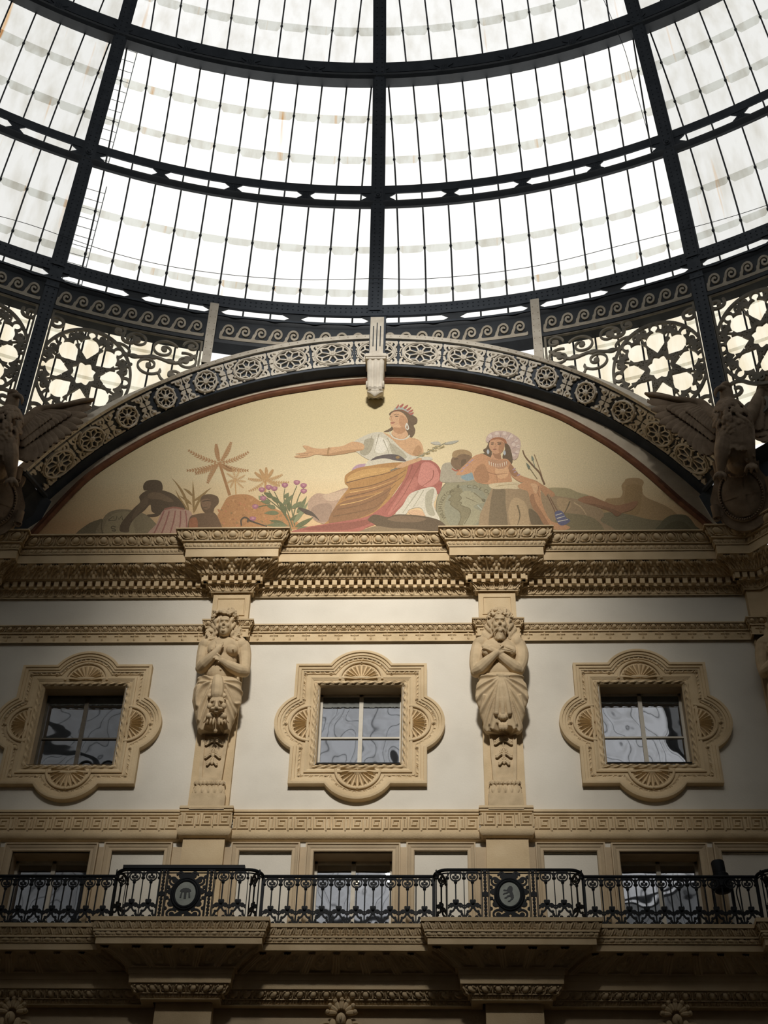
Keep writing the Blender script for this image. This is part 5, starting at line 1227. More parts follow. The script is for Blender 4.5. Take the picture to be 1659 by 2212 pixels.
def drape_cloth(m, wz, ridges, hem, x0=0.0):
    """wrapped cloth: tapering core (z, half width, half depth, centre p), raised along fold lines given in the front view"""
    nt, nz = 220, 100; th = np.linspace(0, 2*PI, nt, endpoint=False)[:, None]; t = np.linspace(0, 1, nz)[None]
    wz = np.array(wz)[::-1]; zt = wz[-1, 0]; c, s_ = np.cos(th), np.sin(th)
    hw0 = wz[0, 1]; zb = np.vectorize(hem)(np.clip(c*hw0, -hw0, hw0)); zb = np.where(s_ < 0, zb, wz[0, 0])
    Zg = zb+(zt-zb)*t
    A, B, C = (np.interp(Zg, wz[:, 0], wz[:, k]) for k in (1, 2, 3))
    cx = np.sign(c)*np.abs(c)**.85; sy = np.sign(s_)*np.abs(s_)**.85
    X = A*cx+x0; D = np.zeros_like(Zg); fr = 1/(1+np.exp(-(-s_-.02)*14))
    for P, h, w in ridges:
        P = catmull(np.array(P), 5, closed=False); d = pline(X, Zg, P); D = np.maximum(D, h*np.exp(-(d/w)**2))
    D = D*fr; R_ = np.sqrt(cx**2/A**2+sy**2/B**2); nx, ny = cx/A/R_, sy/B/R_
    m.grid(np.stack([X+nx*D*.8, -C+B*sy+ny*D, Zg-HZ], -1), cv=False, cu=True)
    for k in (0, -1): m.ngon(np.stack([X[:, k]+nx[:, k]*D[:, k]*.8, -C[:, k]+B[:, k]*sy[:, 0]+ny[:, k]*D[:, k], Zg[:, k]-HZ], -1))
def pedestal(t):
    m = M(); fr = .20
    z0, z1 = 15.12-HZ, 16.15-HZ
    for a, b in (((-.185,z0),(-.232,z1)),):
        q = [(-.19,z0),(.19,z0),(.235,z1),(-.235,z1)]; m.prism(q, lambda x, y: (x,-.17,y), lambda x, y: (x,-.05,y))
        for s in (-1, 1): m.prism([(s*.19,z0),(s*.235,z1),(s*.175,z1),(s*.135,z0)], lambda x, y: (x,-.20,y), lambda x, y: (x,-.16,y))
        m.prism([(-.19,z0),(.19,z0),(.19,z0+.06),(.15,z0+.07),(-.15,z0+.07),(-.19,z0+.06)], lambda x, y: (x,-.204,y), lambda x, y: (x,-.16,y))
    m.box((-.285,-.22,.0),(.285,-.05,14.86-HZ)); m.box((-.272,-.215,14.86-HZ),(.272,-.05,14.885-HZ))
    obj('shaft', m, STATUE, t, local=True)
    m = M(); P = [(-.20,-.05),(-.20,-.16),(.20,-.16),(.20,-.05)]
    relief(m, P, [(.055,14.885-HZ),(.05,14.94-HZ),(.03,15.02-HZ),(.02,15.05-HZ)], h_leafrow, .02, .1, 12, 8)
    relief(m, P, [(.02,15.05-HZ),(.045,15.07-HZ),(.05,15.10-HZ),(.03,15.13-HZ)], h_leafrow, .02, .06, 8, 6)
    sweep(m, P, [(.03,15.13-HZ),(-.02,15.14-HZ)]); obj('leaf_band', m, STATUE, t, local=True)
    m = M()
    for zz, w, k in ((15.93,.13,3),(15.72,.05,1),(15.64,.115,2),(15.54,.045,1),(15.50,.075,2)):
        z = zz-HZ
        m.ell((0,-.185,z), (.035,.03,.05), 8, 6)
        for s in (-1, 1):
            for j in range(k): m.tube(catmull([(s*.01,-.19,z+.05-.03*j),(s*w*.55,-.205,z+.02-.035*j),(s*w,-.20,z-.035-.03*j),(s*w*1.12,-.19,z-.015-.03*j)], 4, closed=False), [.018]*13, 6)
    m.tube([(0,-.18,15.95-HZ),(0,-.18,15.48-HZ)], .014, 6); obj('garland_drop', m, STATUE, t, local=True)
def finish(t, body, drp, hair, dn, C, w, vox=.0085):
    b = remesh(body, vox, 4, dents=dn); e = M(); eyes(e, C, w); b.add(e)
    obj('body', b, STATUE, t, local=True, ang=0)
    obj('drapery', remesh(drp, .0095, 2), STATUE, t, local=True, ang=0)
    obj('hair', remesh(hair, .0085, 1, fac=.3), STATUE, t, local=True, ang=0)
    pedestal(t)
def herm_man(c):
    t = thing('herm_statue', 'bearded stone herm with crossed arms holding panpipes, between the middle and right windows', 'statue', (c, 0, HZ), 'herm statues on the pilasters')
    f = hframe(1000, c); m = M(); rg = np.random.default_rng(3)
    m.ell(f(800,1120,.36), (.335,.19,.27), 20, 14); m.ell(f(810,1350,.36), (.285,.17,.28), 20, 14); m.ell(f(810,1570,.37), (.285,.175,.22), 20, 14)
    for s in (-1, 1): m.ell(f(805+s*190,1100,.50), (.155,.08,.12), 14, 10); m.ell(f(805+s*395,960,.33), (.14,.145,.15), 14, 10); m.ell(f(805+s*230,910,.33), (.2,.11,.1), 12, 8)
    m.ell(f(815,1595,.555), (.016,.01,.02), 8, 6)
    limb(m, [f(810,950,.36), f(820,800,.42), f(825,700,.46)], [.15,.115,.12])
    dn = face(m, f(828,545,.60), .265, True)
    limb(m, [f(380,960,.32), f(330,1150,.33), f(290,1390,.40), f(300,1560,.44)], [.135,.135,.115,.10]); limb(m, [f(300,1570,.44), f(390,1500,.50), f(560,1330,.58), f(700,1200,.62), f(760,1150,.63)], [.105,.118,.098,.07,.06])
    limb(m, [f(1245,980,.32), f(1300,1150,.33), f(1310,1330,.40), f(1250,1520,.44)], [.135,.135,.115,.10]); limb(m, [f(1250,1530,.44), f(1160,1480,.48), f(980,1330,.55), f(840,1210,.57), f(720,1120,.57), f(650,1090,.57)], [.105,.118,.10,.08,.062,.058])
    hand(m, f(760,1150,.63), f(860,1085,.64), f(900,1160,0)-f(840,1040,0), np.array([.3,.15,-.25]), (.15,-.5,.6))
    hand(m, f(650,1090,.57), f(570,1040,.58), f(560,980,0)-f(590,1100,0), np.array([-.3,.2,-.1]), (.3,-.3,-.8))
    for k in range(150):      # beard and moustache
        u, v = rg.uniform(-1, 1), rg.uniform(0, 1); q = f(828+u*(150-45*v), 600+v*235, .60-.10*abs(u)**1.6+.03*(1-v))
        if v < .16 and abs(u) < .30: continue
        m.ell(q, (.022,.03,.034), 7, 5, rotm('Y', u*35+rg.uniform(-25,25)))
    for s in (-1, 1): limb(m, [f(828+s*12,592,.665), f(828+s*75,615,.655), f(828+s*120,680,.62)], [.02,.024,.013], 8, 3)
    h = M()
    m2 = f(828,440,.46); h.ell(m2+np.array([0,.05,.03]), (.185,.17,.23), 16, 12)
    def top(r):
        a, b = r.uniform(-PI*.55, PI*.55), r.uniform(-.1, 1.3); return m2+np.array([.195*math.sin(a)*math.cos(b*.8), -.155*math.cos(a)*math.cos(b)+.02, .07+.20*math.sin(b)])
    curls(h, rg, 80, top, .026, .046)
    for s in (-1, 1):
        for k in range(6):
            x0 = 828+s*(175+16*k); pts = [f(x0+s*20*math.sin(k), 380+20*k, .52-.035*k), f(x0+s*(25+5*k), 540, .50-.04*k), f(x0+s*(10+18*k), 700, .46-.03*k), f(x0+s*(70+28*k), 850, .42-.01*k)]
            P = catmull(np.array(pts), 6, closed=False); w = .016*np.sin(np.linspace(0, 6*PI, len(P))+k); P[:, 0] += w; h.tube(P, np.linspace(.036,.026,len(P)), 7)
    d = M(); H = lambda z: z-HZ
    K = (0, 16.97); rd = []
    for s in (-1, 1):
        rd += [([K, (s*.15,17.0), (s*.29,17.03), (s*.36,17.06)], .05, .028), ([K, (s*.18,16.90), (s*.33,16.84), (s*.42,16.80)], .05, .028), ([K, (s*.18,16.80), (s*.34,16.66), (s*.43,16.56)], .052, .030),
               ([K, (s*.15,16.70), (s*.29,16.46), (s*.39,16.28)], .05, .028), ([K, (s*.12,16.62), (s*.23,16.32), (s*.31,16.06)], .05, .026), ([K, (s*.09,16.60), (s*.165,16.32), (s*.22,16.10)], .045, .022),
               ([(s*.30,16.62), (s*.35,16.38), (s*.36,16.12)], .04, .024), ([(s*.42,16.95), (s*.44,16.75), (s*.42,16.5)], .05, .04)]
    drape_cloth(d, [(17.10,.355,.165,.36),(16.90,.41,.185,.36),(16.66,.43,.19,.34),(16.40,.37,.175,.31),(16.20,.325,.15,.285),(16.03,.30,.13,.265)], rd, lambda x: 16.03+.16*math.cos(min(1, abs(x)/.2)*PI/2)**2+.025*math.cos(x*60))
    kn = np.array([0.0,-.575,H(16.97)]); d.ell(kn, (.06,.05,.06), 12, 8); d.ell(kn+np.array([.07,.0,.0]), (.07,.04,.035), 10, 6); d.ell(kn+np.array([-.05,.01,.03]), (.05,.04,.035), 10, 6)
    for x in (-.055, .0, .055): limb(d, [kn, (x*.9,-.585,H(16.75)), (x*1.5,-.545,H(16.5)), (x*1.9,-.48,H(16.27))], [.025,.036,.044,.047], 8, 6)
    for i in range(-3, 4): d.ell((i*.036,-.47+.006*i*i,H(16.21)+.010*i*i), (.026,.045,.07), 8, 6)
    for x in (-.05,0,.05): d.ell((x,-.40,H(16.06)), (.034,.05,.085), 8, 6)
    finish(t, m, d, h, dn, f(828,545,.60), .265)
    pm = M()
    a = f(835,945,.655); b = f(1130,1075,.62)
    for i in range(11):
        q = a+(b-a)*i/10.; ln = .15-.009*i*1.0; dr = np.array([-.10,.02,-1.0])*ln; pm.tube([q, q+dr], .0135, 7)
    for k in (.25, .7): pm.tube([a+np.array([-.1,.0,-1])*.15*k+np.array([0,-.012,0]), b+np.array([-.1,.0,-1])*.055*k+np.array([0,-.012,0])], .012, 6)
    obj('panpipe', pm, STATUE, t, local=True)
    return t
def herm_woman(c):
    t = thing('herm_statue', 'long-haired female stone herm with leafy wreath and lion-skin skirt, left of the middle window', 'statue', (c, 0, HZ), 'herm statues on the pilasters')
    f = hframe(400, c); m = M(); rg = np.random.default_rng(5)
    m.ell(f(855,1080,.36), (.305,.175,.27), 20, 14); m.ell(f(840,1330,.35), (.25,.155,.28), 20, 14); m.ell(f(830,1590,.36), (.285,.17,.24), 20, 14)
    for s in (-1, 1): m.ell(f(865+s*395,1000,.33), (.125,.135,.14), 14, 10); m.ell(f(865+s*240,930,.33), (.18,.10,.09), 12, 8)
    m.ell(f(620,1095,.47), (.095,.10,.105), 14, 10); m.ell(f(1045,1095,.48), (.105,.11,.11), 14, 10); m.ell(f(1075,1065,.59), (.018,.018,.018), 8, 6); m.ell(f(590,1070,.575), (.018,.018,.018), 8, 6); m.ell(f(795,1515,.535), (.018,.012,.02), 8, 6)
    limb(m, [f(870,930,.35), f(870,780,.40), f(872,660,.44)], [.14,.095,.10])
    dn = face(m, f(872,555,.585), .235, False)
    limb(m, [f(440,990,.32), f(410,1150,.33), f(370,1330,.38), f(350,1480,.43)], [.118,.118,.102,.09]); limb(m, [f(350,1490,.43), f(430,1400,.49), f(570,1260,.56), f(700,1120,.60), f(745,1050,.61)], [.098,.112,.092,.066,.054])
    limb(m, [f(1310,1000,.32), f(1335,1180,.33), f(1345,1380,.38), f(1330,1560,.43)], [.118,.118,.102,.092]); limb(m, [f(1325,1570,.44), f(1210,1540,.50), f(1030,1450,.57), f(900,1370,.59), f(840,1335,.59)], [.10,.112,.095,.068,.056])
    hand(m, f(745,1050,.61), f(760,975,.60), f(800,980,0)-f(720,970,0), np.array([-.35,.1,.1]), (.8,-.2,.3), .018)
    hand(m, f(840,1335,.59), f(765,1285,.60), f(760,1240,0)-f(790,1330,0), np.array([-.2,-.1,-.35]), (-.1,-.3,.8), .018)
    h = M(); m2 = f(872,440,.45); h.ell(m2+np.array([0,.06,.02]), (.165,.16,.21), 16, 12)
    def top(r):
        a, b = r.uniform(-PI*.55, PI*.55), r.uniform(.15, 1.35); return m2+np.array([.18*math.sin(a)*math.cos(b*.8), -.145*math.cos(a)*math.cos(b)+.0, .03+.20*math.sin(b)])
    curls(h, rg, 55, top, .022, .038)
    for k in range(46):    # wreath leaves
        a = rg.uniform(-PI*.6, PI*.6); q = m2+np.array([.21*math.sin(a), -.165*math.cos(a)+.02, .11+rg.uniform(-.035,.09)]); h.ell(q, (.05,.018,.034), 7, 5, rotm('Y', rg.uniform(-80,80)) @ rotm('X', rg.uniform(-40,40)))
    for s in (-1, 1):
        for k in range(6):
            x0 = 872+s*(150+14*k); pts = [f(x0, 370+20*k, .52-.04*k), f(x0+s*(20+8*k), 540, .49-.04*k), f(x0+s*(25+16*k), 700, .45-.03*k), f(x0+s*(60+34*k), 850+8*k, .42-.015*k)]
            P = catmull(np.array(pts), 7, closed=False); P[:, 0] += .018*np.sin(np.linspace(0, 7*PI, len(P))+k*1.3); P[:, 1] += .012*np.cos(np.linspace(0, 7*PI, len(P))+k); h.tube(P, np.linspace(.034,.028,len(P)), 7)
        curls(h, rg, 22, lambda r: f(872+s*r.uniform(180,390), r.uniform(600,900), .43), .024, .036)
    d = M(); H = lambda z: z-HZ; g = lambda cx, cy, p: np.array([at(380+cx/4.425, 1280+cy/4.425, p)[0]-c, -p, at(380+cx/4.425, 1280+cy/4.425, p)[2]-HZ])
    q2 = lambda L: [(float(g(a, b, .5)[0]), float(g(a, b, .5)[2])+HZ) for a, b in L]
    rd = [(q2(L), h, w) for L, h, w in (([(222,815),(265,800),(335,845)],.055,.032), ([(222,862),(280,868),(340,880)],.045,.024), ([(335,882),(255,915),(205,1000),(208,1075)],.06,.032), ([(340,905),(290,1000),(228,1110),(215,1190)],.055,.028), ([(335,960),(300,1080),(255,1180),(225,1255)],.05,.026), ([(215,900),(200,980),(200,1060)],.05,.035),
        ([(468,868),(560,850),(665,835)],.055,.032), ([(470,892),(570,915),(672,942)],.06,.030), ([(478,910),(520,990),(560,1050),(655,975)],.045,.024), ([(472,960),(520,1060),(572,1130),(612,1150)],.05,.028), ([(480,1050),(520,1140),(548,1220),(556,1300)],.05,.028), ([(640,960),(610,1060),(600,1180)],.045,.032))]
    drape_cloth(d, [(17.03,.36,.175,.36),(16.85,.415,.195,.36),(16.62,.42,.195,.34),(16.36,.35,.18,.31),(16.18,.30,.155,.285),(16.05,.275,.13,.265)], rd, lambda x: 16.04+.10*math.cos(min(1, abs(x)/.2)*PI/2)**2+.02*math.cos(x*50), -.015)
    # lion mask: pelt, mane, ears, brow, muzzle, jaws; two paws below
    limb(d, [g(400,830,.58), g(400,900,.61), g(395,980,.62)], [.09,.11,.11], 10, 5); d.ell(g(392,1050,.60), (.135,.09,.12), 14, 10)
    for s in (-1, 1):
        d.ell(g(392+s*72,985,.61), (.035,.035,.045), 8, 6); d.ell(g(392+s*38,1040,.675), (.045,.035,.018), 8, 6, rotm('Y', s*22)); d.ell(g(390+s*32,1112,.685), (.052,.045,.035), 8, 6); d.ell(g(390+s*68,1085,.63), (.05,.05,.06), 8, 6)
        for k in range(4): d.ell(g(388+s*(25+26*k)-(0 if s > 0 else 2),1230-6*k,.56-.02*k), (.020,.04,.085), 8, 6, rotm('Y', -s*(6+5*k)))
        d.ell(g(388+s*60,1180,.56), (.075,.06,.06), 10, 8)
    d.tube([g(390,1030,.68), g(387,1095,.72)], [.022,.034], 8); d.ell(g(386,1100,.715), (.034,.03,.02), 8, 6); d.ell(g(384,1140,.65), (.05,.035,.025), 8, 6); d.ell(g(378,1322,.42), (.036,.036,.036), 10, 8); limb(d, [g(384,1150,.6), g(380,1320,.44)], [.012,.012], 6, 3)
    finish(t, m, d, h, dn, f(872,555,.585), .235)
    return t
HW_ = herm_woman(-BAY/2); HM_ = herm_man(BAY/2)
dup(HM_, (XC+.15, -.04, HZ), 'dim stone herm at the right picture edge on the corner pilaster', rz=-PI/16)
# ---------------------------------------------------------------- corner eagles on their cartouches
def eagle_parts():
    """right-hand eagle in world space; returns meshes"""
    out = {}
    def feather(w, a, b, wd, th=.03):
        a, b = np.array(a), np.array(b); d = b-a; L = np.linalg.norm(d); d /= L; n = np.array([0.,-1,0]); s = np.cross(d, n); s /= np.linalg.norm(s); n = np.cross(s, d)
        R_ = np.stack([s, n, d], 1); t = np.linspace(0, 1, 11); q = np.linspace(0, 2*PI, 10, endpoint=False)
        ww = wd*np.clip(.55+.75*t, 0, 1)*np.sqrt(np.clip(1-((t-.72)/.285).clip(0)**2, 0.02, 1)); P = a+d*(L*t)[:, None]
        w.grid(np.stack([P+s*(ww*math.cos(v))[:, None]+n*(th*(.35+.65*math.sin(v))*np.ones(11))[:, None]*.9 for v in q], 1), cv=True)
    m = M(); rg = np.random.default_rng(11)
    G = lambda x, y, p: np.array(at(x, y, p))
    limb(m, [G(1568,842,1.74), G(1572,868,1.76), G(1580,900,1.76), G(1588,935,1.78), G(1592,975,1.72), G(1592,1005,1.62)], [.12,.14,.22,.36,.33,.18], 18, 6)
    m.ell(G(1568,838,1.75), (.12,.14,.12), 14, 10); b = G(1549,843,1.84); limb(m, [G(1562,840,1.84), G(1551,840,1.88), G(1545,849,1.88), G(1547,858,1.86)], [.07,.05,.034,.012], 10, 4)
    for s in (-1, 1): m.ell(G(1565+s*9,834,1.84), (.03,.04,.02), 8, 6)
    m.ell(G(1576,833,1.85), (.028,.03,.02), 8, 6)
    limb(m, [G(1566,938,1.86), G(1560,975,1.88), G(1557,1008,1.78), G(1556,1022,1.72)], [.16,.15,.09,.06], 12, 5); limb(m, [G(1604,930,1.88), G(1614,965,1.88), G(1622,992,1.78), G(1626,1004,1.72)], [.17,.15,.09,.06], 12, 5)
    for fx, fy in ((1556,1022),(1624,1004)):
        for k in (-1, 0, 1): limb(m, [G(fx,fy,1.72), G(fx+k*9,fy+5,1.82), G(fx+k*13-1,fy+14,1.78)], [.05,.045,.025], 8, 3)
    for i in range(240):   # breast feathers
        t = rg.uniform(0, 1); a = rg.uniform(-1.2, 1.2); cx = 1572+20*t; cy = 880+110*t; R_ = (.225+.165*math.sin(PI*min(1, t*1.2)))
        c = G(cx, cy, 1.76)+np.array([R_*math.sin(a), -R_*math.cos(a), 0]); m.ell(c, (.045,.03,.085), 7, 5, rotm('Z', math.degrees(a)) @ rotm('X', -12) @ rotm('Y', rg.uniform(-15,15)))
    for fx, fy, gx, gy in ((1566,940,1558,1010),(1604,932,1622,995)):
        for i in range(40):
            t, a = rg.uniform(.05, 1), rg.uniform(-1.3, 1.3); R_ = .168*(1-.45*t); c = G(fx+(gx-fx)*t, fy+(gy-fy)*t, 1.88-.1*t)+np.array([R_*math.sin(a), -R_*math.cos(a), 0]); m.ell(c, (.028,.022,.085), 6, 5, rotm('Z', math.degrees(a)))
    for i in range(5): feather(m, G(1583+4*i,985,1.55), G(1574+8*i,1032,1.50), .10, .04)
    out['body'] = remesh(m, .014, 0)
    w = M()
    tips = [(1393,851),(1398,868),(1406,886),(1414,902),(1424,916),(1438,927),(1452,936),(1467,946),(1480,953),(1491,965),(1504,977),(1516,984),(1529,986),(1543,980)]
    bases = [(1512,878),(1513,880),(1514,882),(1515,885),(1517,888),(1519,891),(1521,894),(1523,898),(1526,902),(1530,906),(1534,910),(1538,914),(1543,918),(1548,922)]
    for i, (b, a) in enumerate(zip(tips, bases)): feather(w, G(*a, 1.36+.018*i), G(*b, 1.30+.020*i), .125+.02*(i > 7), .038)
    for i in range(12):      # coverts
        t = i/11.; a = G(1505+45*t, 874+32*t, 1.46+.18*t); b = G(1440+98*t, 885+68*t, 1.42+.20*t); feather(w, a, b, .115, .04)
    for i in range(11):
        t = i/10.; a = G(1512+40*t, 878+26*t, 1.54+.14*t); b = G(1482+62*t, 892+46*t, 1.52+.16*t); feather(w, a, b, .095, .04)
    for i in range(9):
        t = i/8.; a = G(1524+26*t, 884+20*t, 1.60); b = G(1508+40*t, 902+28*t, 1.60); feather(w, a, b, .085, .028)
    limb(w, [G(1395,850,1.36), G(1447,860,1.40), G(1489,867,1.44), G(1512,872,1.48), G(1527,886,1.54), G(1548,905,1.62), G(1575,915,1.70)], [.03,.055,.075,.10,.12,.15,.2], 10, 5)
    out['wing'] = w
    v = M()
    tips = [(1668,800),(1682,815),(1700,830),(1715,850),(1722,875),(1718,900),(1710,920),(1700,938),(1688,950),(1676,958),(1664,960),(1652,955),(1642,945)]
    for i, b in enumerate(tips):
        t = i/12.; a = (1640-12*t, 862+55*t); feather(v, G(*a, 1.44), G(*b, 1.40+.012*i), .17, .032)
    for i in range(10): t = i/9.; feather(v, G(1636-8*t, 860+40*t, 1.52), G(1672-16*t, 845+85*t, 1.50), .14, .03)
    for i in range(8): t = i/7.; feather(v, G(1632-6*t, 862+34*t, 1.60), G(1650-10*t, 868+62*t, 1.58), .12, .03)
    limb(v, [G(1664,803,1.38), G(1650,835,1.44), G(1638,860,1.50), G(1625,890,1.60), G(1605,912,1.70)], [.04,.08,.11,.14,.2], 10, 5)
    out['wing2'] = v
    # cartouche
    O = G(1602,1069,1.20); fwd = np.array([-.383,-.924,0]); e = np.array([.924,-.383,0]); u = np.array([0,0,1.0])+fwd*.42; u /= np.linalg.norm(u); n = np.cross(e, u); n = n if n@fwd > 0 else -n
    F = lambda x, z, d=0.0: tuple(O+e*x+u*z+n*d)
    pl = catmull([(-.30,.62),(-.20,.50),(0,.56),(.20,.50),(.30,.62),(.46,.60),(.42,.42),(.50,.22),(.58,.02),(.52,-.22),(.44,-.42),(.26,-.62),(0,-.70),(-.26,-.62),(-.44,-.42),(-.52,-.22),(-.58,.02),(-.50,.22),(-.42,.42),(-.46,.60)], 4)
    m = M(); m.prism([tuple(q) for q in pl], lambda x, z: F(x, z, .0), lambda x, z: F(x, z, -.28)); out['shield_plate'] = m
    m = M(); q = np.linspace(0, 2*PI, 48, endpoint=False)
    m.grid(np.array([[F(.365*r*math.cos(a), .47*r*math.sin(a), .02+.085*math.sqrt(max(0, 1-r*r))) for a in q] for r in (0.02,.3,.55,.75,.9,1.0)]), cv=True)
    m.tube([F(.40*math.cos(a), .51*math.sin(a), .02) for a in q], .022, 6, closed=True); out['oval_boss'] = m
    m = M()
    for a in np.linspace(0, 2*PI, 56, endpoint=False): m.ell(F(.382*math.cos(a), .49*math.sin(a), .05), (.020,.020,.020), 6, 4)
    out['bead_rim'] = m
    m = M(); dz = lambda x, z: .03+.085*math.sqrt(max(0, 1-(x/.365)**2-(z/.47)**2))
    for x0, x1, z0, z1 in ((-.075,.075,-.44,.44),(-.34,-.075,-.06,.06),(.075,.34,-.06,.06)):
        m.grid(np.array([[F(x, z, dz(x, z)) for z in np.linspace(z0, z1, 9)] for x in np.linspace(x0, x1, 7)]))
    out['cross'] = m
    out['scroll'] = []
    for cx, cz in ((-.52,-.20),(.54,.05),(-.30,.62),(.34,.60)):
        m = M(); out['scroll'].append(m)
        for k in (0, 1): m.tube([F(cx, cz-.12, .05), F(cx, cz+.12, .05)], .075-.03*k, 10)
        sp_ = spiral((cx, cz-.13), .085, .02, 0, 3.5*PI, 20); m.tube([F(a, b, .06) for a, b in sp_], .02, 6)
    m = M(); out['scroll'].append(m); m.tube([F(-.2,.62,.06), F(.24,.64,.08)], .075, 12)
    return out
EP = eagle_parts()
def place_eagle(sd, dx):
    fl = lambda V: np.stack([V[:, 0]*sd+dx, V[:, 1], V[:, 2]], -1)
    side = 'left' if sd < 0 else 'right'
    o = np.array([6.8*sd+dx, -1.5, 21.1])
    e = thing('eagle_statue', 'brown stone eagle with spread wings at the %s end of the arch' % side, 'eagle statue', tuple(o), 'corner eagles')
    for k, nm in (('body','body'),('wing','wing'),('wing2','wing')):
        m = M(); m.add(EP[k], fl); obj(nm, m, EAGLE, e, ang=40)
    c = thing('cartouche', 'oval brown stone cartouche with a cross, under the %s eagle' % side, 'cartouche', (6.8*sd+dx, -1.1, 20.3), 'cartouches under the eagles')
    for k in ('shield_plate','oval_boss','bead_rim','cross','scroll'):
        for src in (EP[k] if isinstance(EP[k], list) else [EP[k]]): m = M(); m.add(src, fl); obj(k, m, EAGLE, c, ang=40)
place_eagle(1, 0.0); place_eagle(-1, .02)
# ---------------------------------------------------------------- balcony, its entablature and the iron railings
DX = -.04
def bpath(hw, dp): return [(x+DX if abs(x) < 7 else x, y) for x, y in wpath(hw, dp)]
def h_soffit(u, v):
    br = (u < .30)*(.9*np.clip(np.minimum(u, .30-u)/.03, 0, 1))-.25*(np.abs(u-.10) < .018)-.25*(np.abs(u-.20) < .018); br = np.clip(br, 0, 1)
    x = (u-.65)*2.4; y = (v-.5)*1.3; r = np.hypot(x, y); a = np.arctan2(y, x)
    ro = np.clip(1-r/(.30+.10*np.cos(6*a)), 0, 1)**.4*.75*(r < .42); hub = circ(r/.12)*.9; rim = np.exp(-((r-.50)/.05)**2)*.35
    return np.maximum.reduce([br, ro, hub, rim*(u > .34)])
m = M(); P = bpath(.42, .20); zc = zr(1994.5, .90)
sweep(m, P, [(-.2, zc), (.0, zc), (.90, zc)]+Z([(2003,.90),(2003.5,.885)]))
relief(m, P, Z([(2003.5,.872),(2012,.86),(2021,.83)]), h_lesb, .03, .150, 14, 10)
sweep(m, P, Z([(2021,.83),(2021.5,.85),(2025.5,.85),(2026,.835)]))
relief(m, P, Z([(2026,.825),(2031,.825),(2036,.815)]), h_bead, .02, .16, 12, 6)
sweep(m, P, Z([(2036,.815),(2037.5,.82),(2038.5,.80)])+[(.80, zr(2039,.80)), (.80, zr(2053.3,.80)), (.74, zr(2053.3,.80))])
relief(m, P, [(.74, zr(2053.3,.80)), (.66, zr(2053.3,.80)-.005), (.52, zr(2075,.60)-.0), (.40, zr(2096,.42)), (.37, zr(2101,.37))], h_soffit, .05, .43, 44, 22)
sweep(m, P, Z([(2101,.37),(2101.5,.40),(2104.5,.40),(2105,.36),(2118,.35),(2118.5,.34),(2137,.33),(2139,.30)]))
relief(m, P, Z([(2158,.20),(2149,.25),(2140,.30)]), h_egg, .05, .19, 16, 10)
sweep(m, P, Z([(2158,.20),(2158.5,.22),(2160.5,.22),(2161,.18)]))
relief(m, P, Z([(2171,.15),(2161.5,.18)]), h_bead, .02, .09, 8, 5)
sweep(m, P, Z([(2171,.15),(2172,.17),(2174,.16),(2178,.06),(2180,0)]))
struct('trim_8', m, STONE)
def cell_sdf(x, y):    # one baluster cell, x -.128...128, y 0...85
    ax = np.abs(x); d = .128-ax-.009
    d = np.minimum(d, np.maximum(ax-.010, np.maximum(.30-y, y-.63)))
    d = np.minimum(d, np.hypot(x, (y-.635)/1.3)-.024); d = np.minimum(d, np.hypot(x/1.5, y-.665)-.018)
    d = np.minimum(d, np.maximum(np.abs(np.hypot(x, y-.715)-.118)-.0085, .70-y))
    d = np.minimum(d, np.maximum(np.abs(np.hypot(x, y-.735)-.078)-.009, y-.90))
    d = np.minimum(d, np.hypot(ax-.118, y-.705)-.022)
    d = np.minimum(d, np.hypot(x, (y-.765)/1.5)-.018); d = np.minimum(d, np.hypot(ax-.032, y-.725)-.021); d = np.minimum(d, np.maximum(ax-.045, np.abs(y-.705)-.010))
    for c, r0, a0, tn, s in (((.058,.062),.047,1.2,1.2,-1),((.066,.250),.040,3.4,1.25,-1)):
        d = np.minimum(d, pline(ax, y, spiral(c, r0, .010, a0, a0+s*tn*2*PI, 26))-.0095); d = np.minimum(d, np.hypot(ax-c[0], y-c[1])-.014)
    d = np.minimum(d, pline(ax, y, catmull([(.105,.065),(.085,.13),(.035,.175),(.012,.235)], 6, closed=False))-.013)
    d = np.minimum(d, pline(ax, y, catmull([(.128,.205),(.10,.225),(.104,.255)], 6, closed=False))-.010)
    d = np.minimum(d, pline(ax, y, catmull([(.0,.295),(.018,.335),(.035,.335),(.034,.305)], 6, closed=False))-.010)
    d = np.minimum(d, np.hypot(ax-.02, y-.285)-.022); d = np.minimum(d, np.hypot(ax-.078, y-.155)-.020); d = np.minimum(d, np.maximum(ax-.008, np.maximum(y-.3, .20-y)))
    return d
RB = zc+.02; RH = zr(1891, .70)-RB       # base of rail, height
S = RH/.885
def cellmesh():
    m = M(); fret(m, cell_sdf, -.128, .128, 0.0, .85, .0078, lambda x, y, t: np.stack([x, 0*x-.009+t, y*S+.02], -1), 0, .018, back=True)
    for q in ((0,.635,.026),(.118,.705,.024),(-.118,.705,.024),(0,.285,.03),(.058,.062,.022),(-.058,.062,.022)): m.ell((q[0], 0, q[1]*S+.02), (q[2], q[2], q[2]), 8, 6)
    return mesh('baluster', m, BLACK, 0)
CELL = cellmesh()
def place_cells(t, pts):     # pts: (x,y,angle)
    for x, y, a in pts:
        o = bpy.data.objects.new('baluster', CELL); COL.objects.link(o); o.parent = t; o.location = (x, y, 0); o.rotation_euler = (0, 0, a)
def rails(t, path):
    path = np.array(path)
    for z, r, nm in ((RH-.02, .026, 'top_rail'), (RH-.075, .010, 'under_rail'), (.02, .016, 'bottom_rail')):
        m = M(); P3 = np.column_stack([path, 0*path[:, 0]+z]); m.tube(P3, r, 8); 
        obj(nm, m, BLACK, t, local=True)
YR = -.70
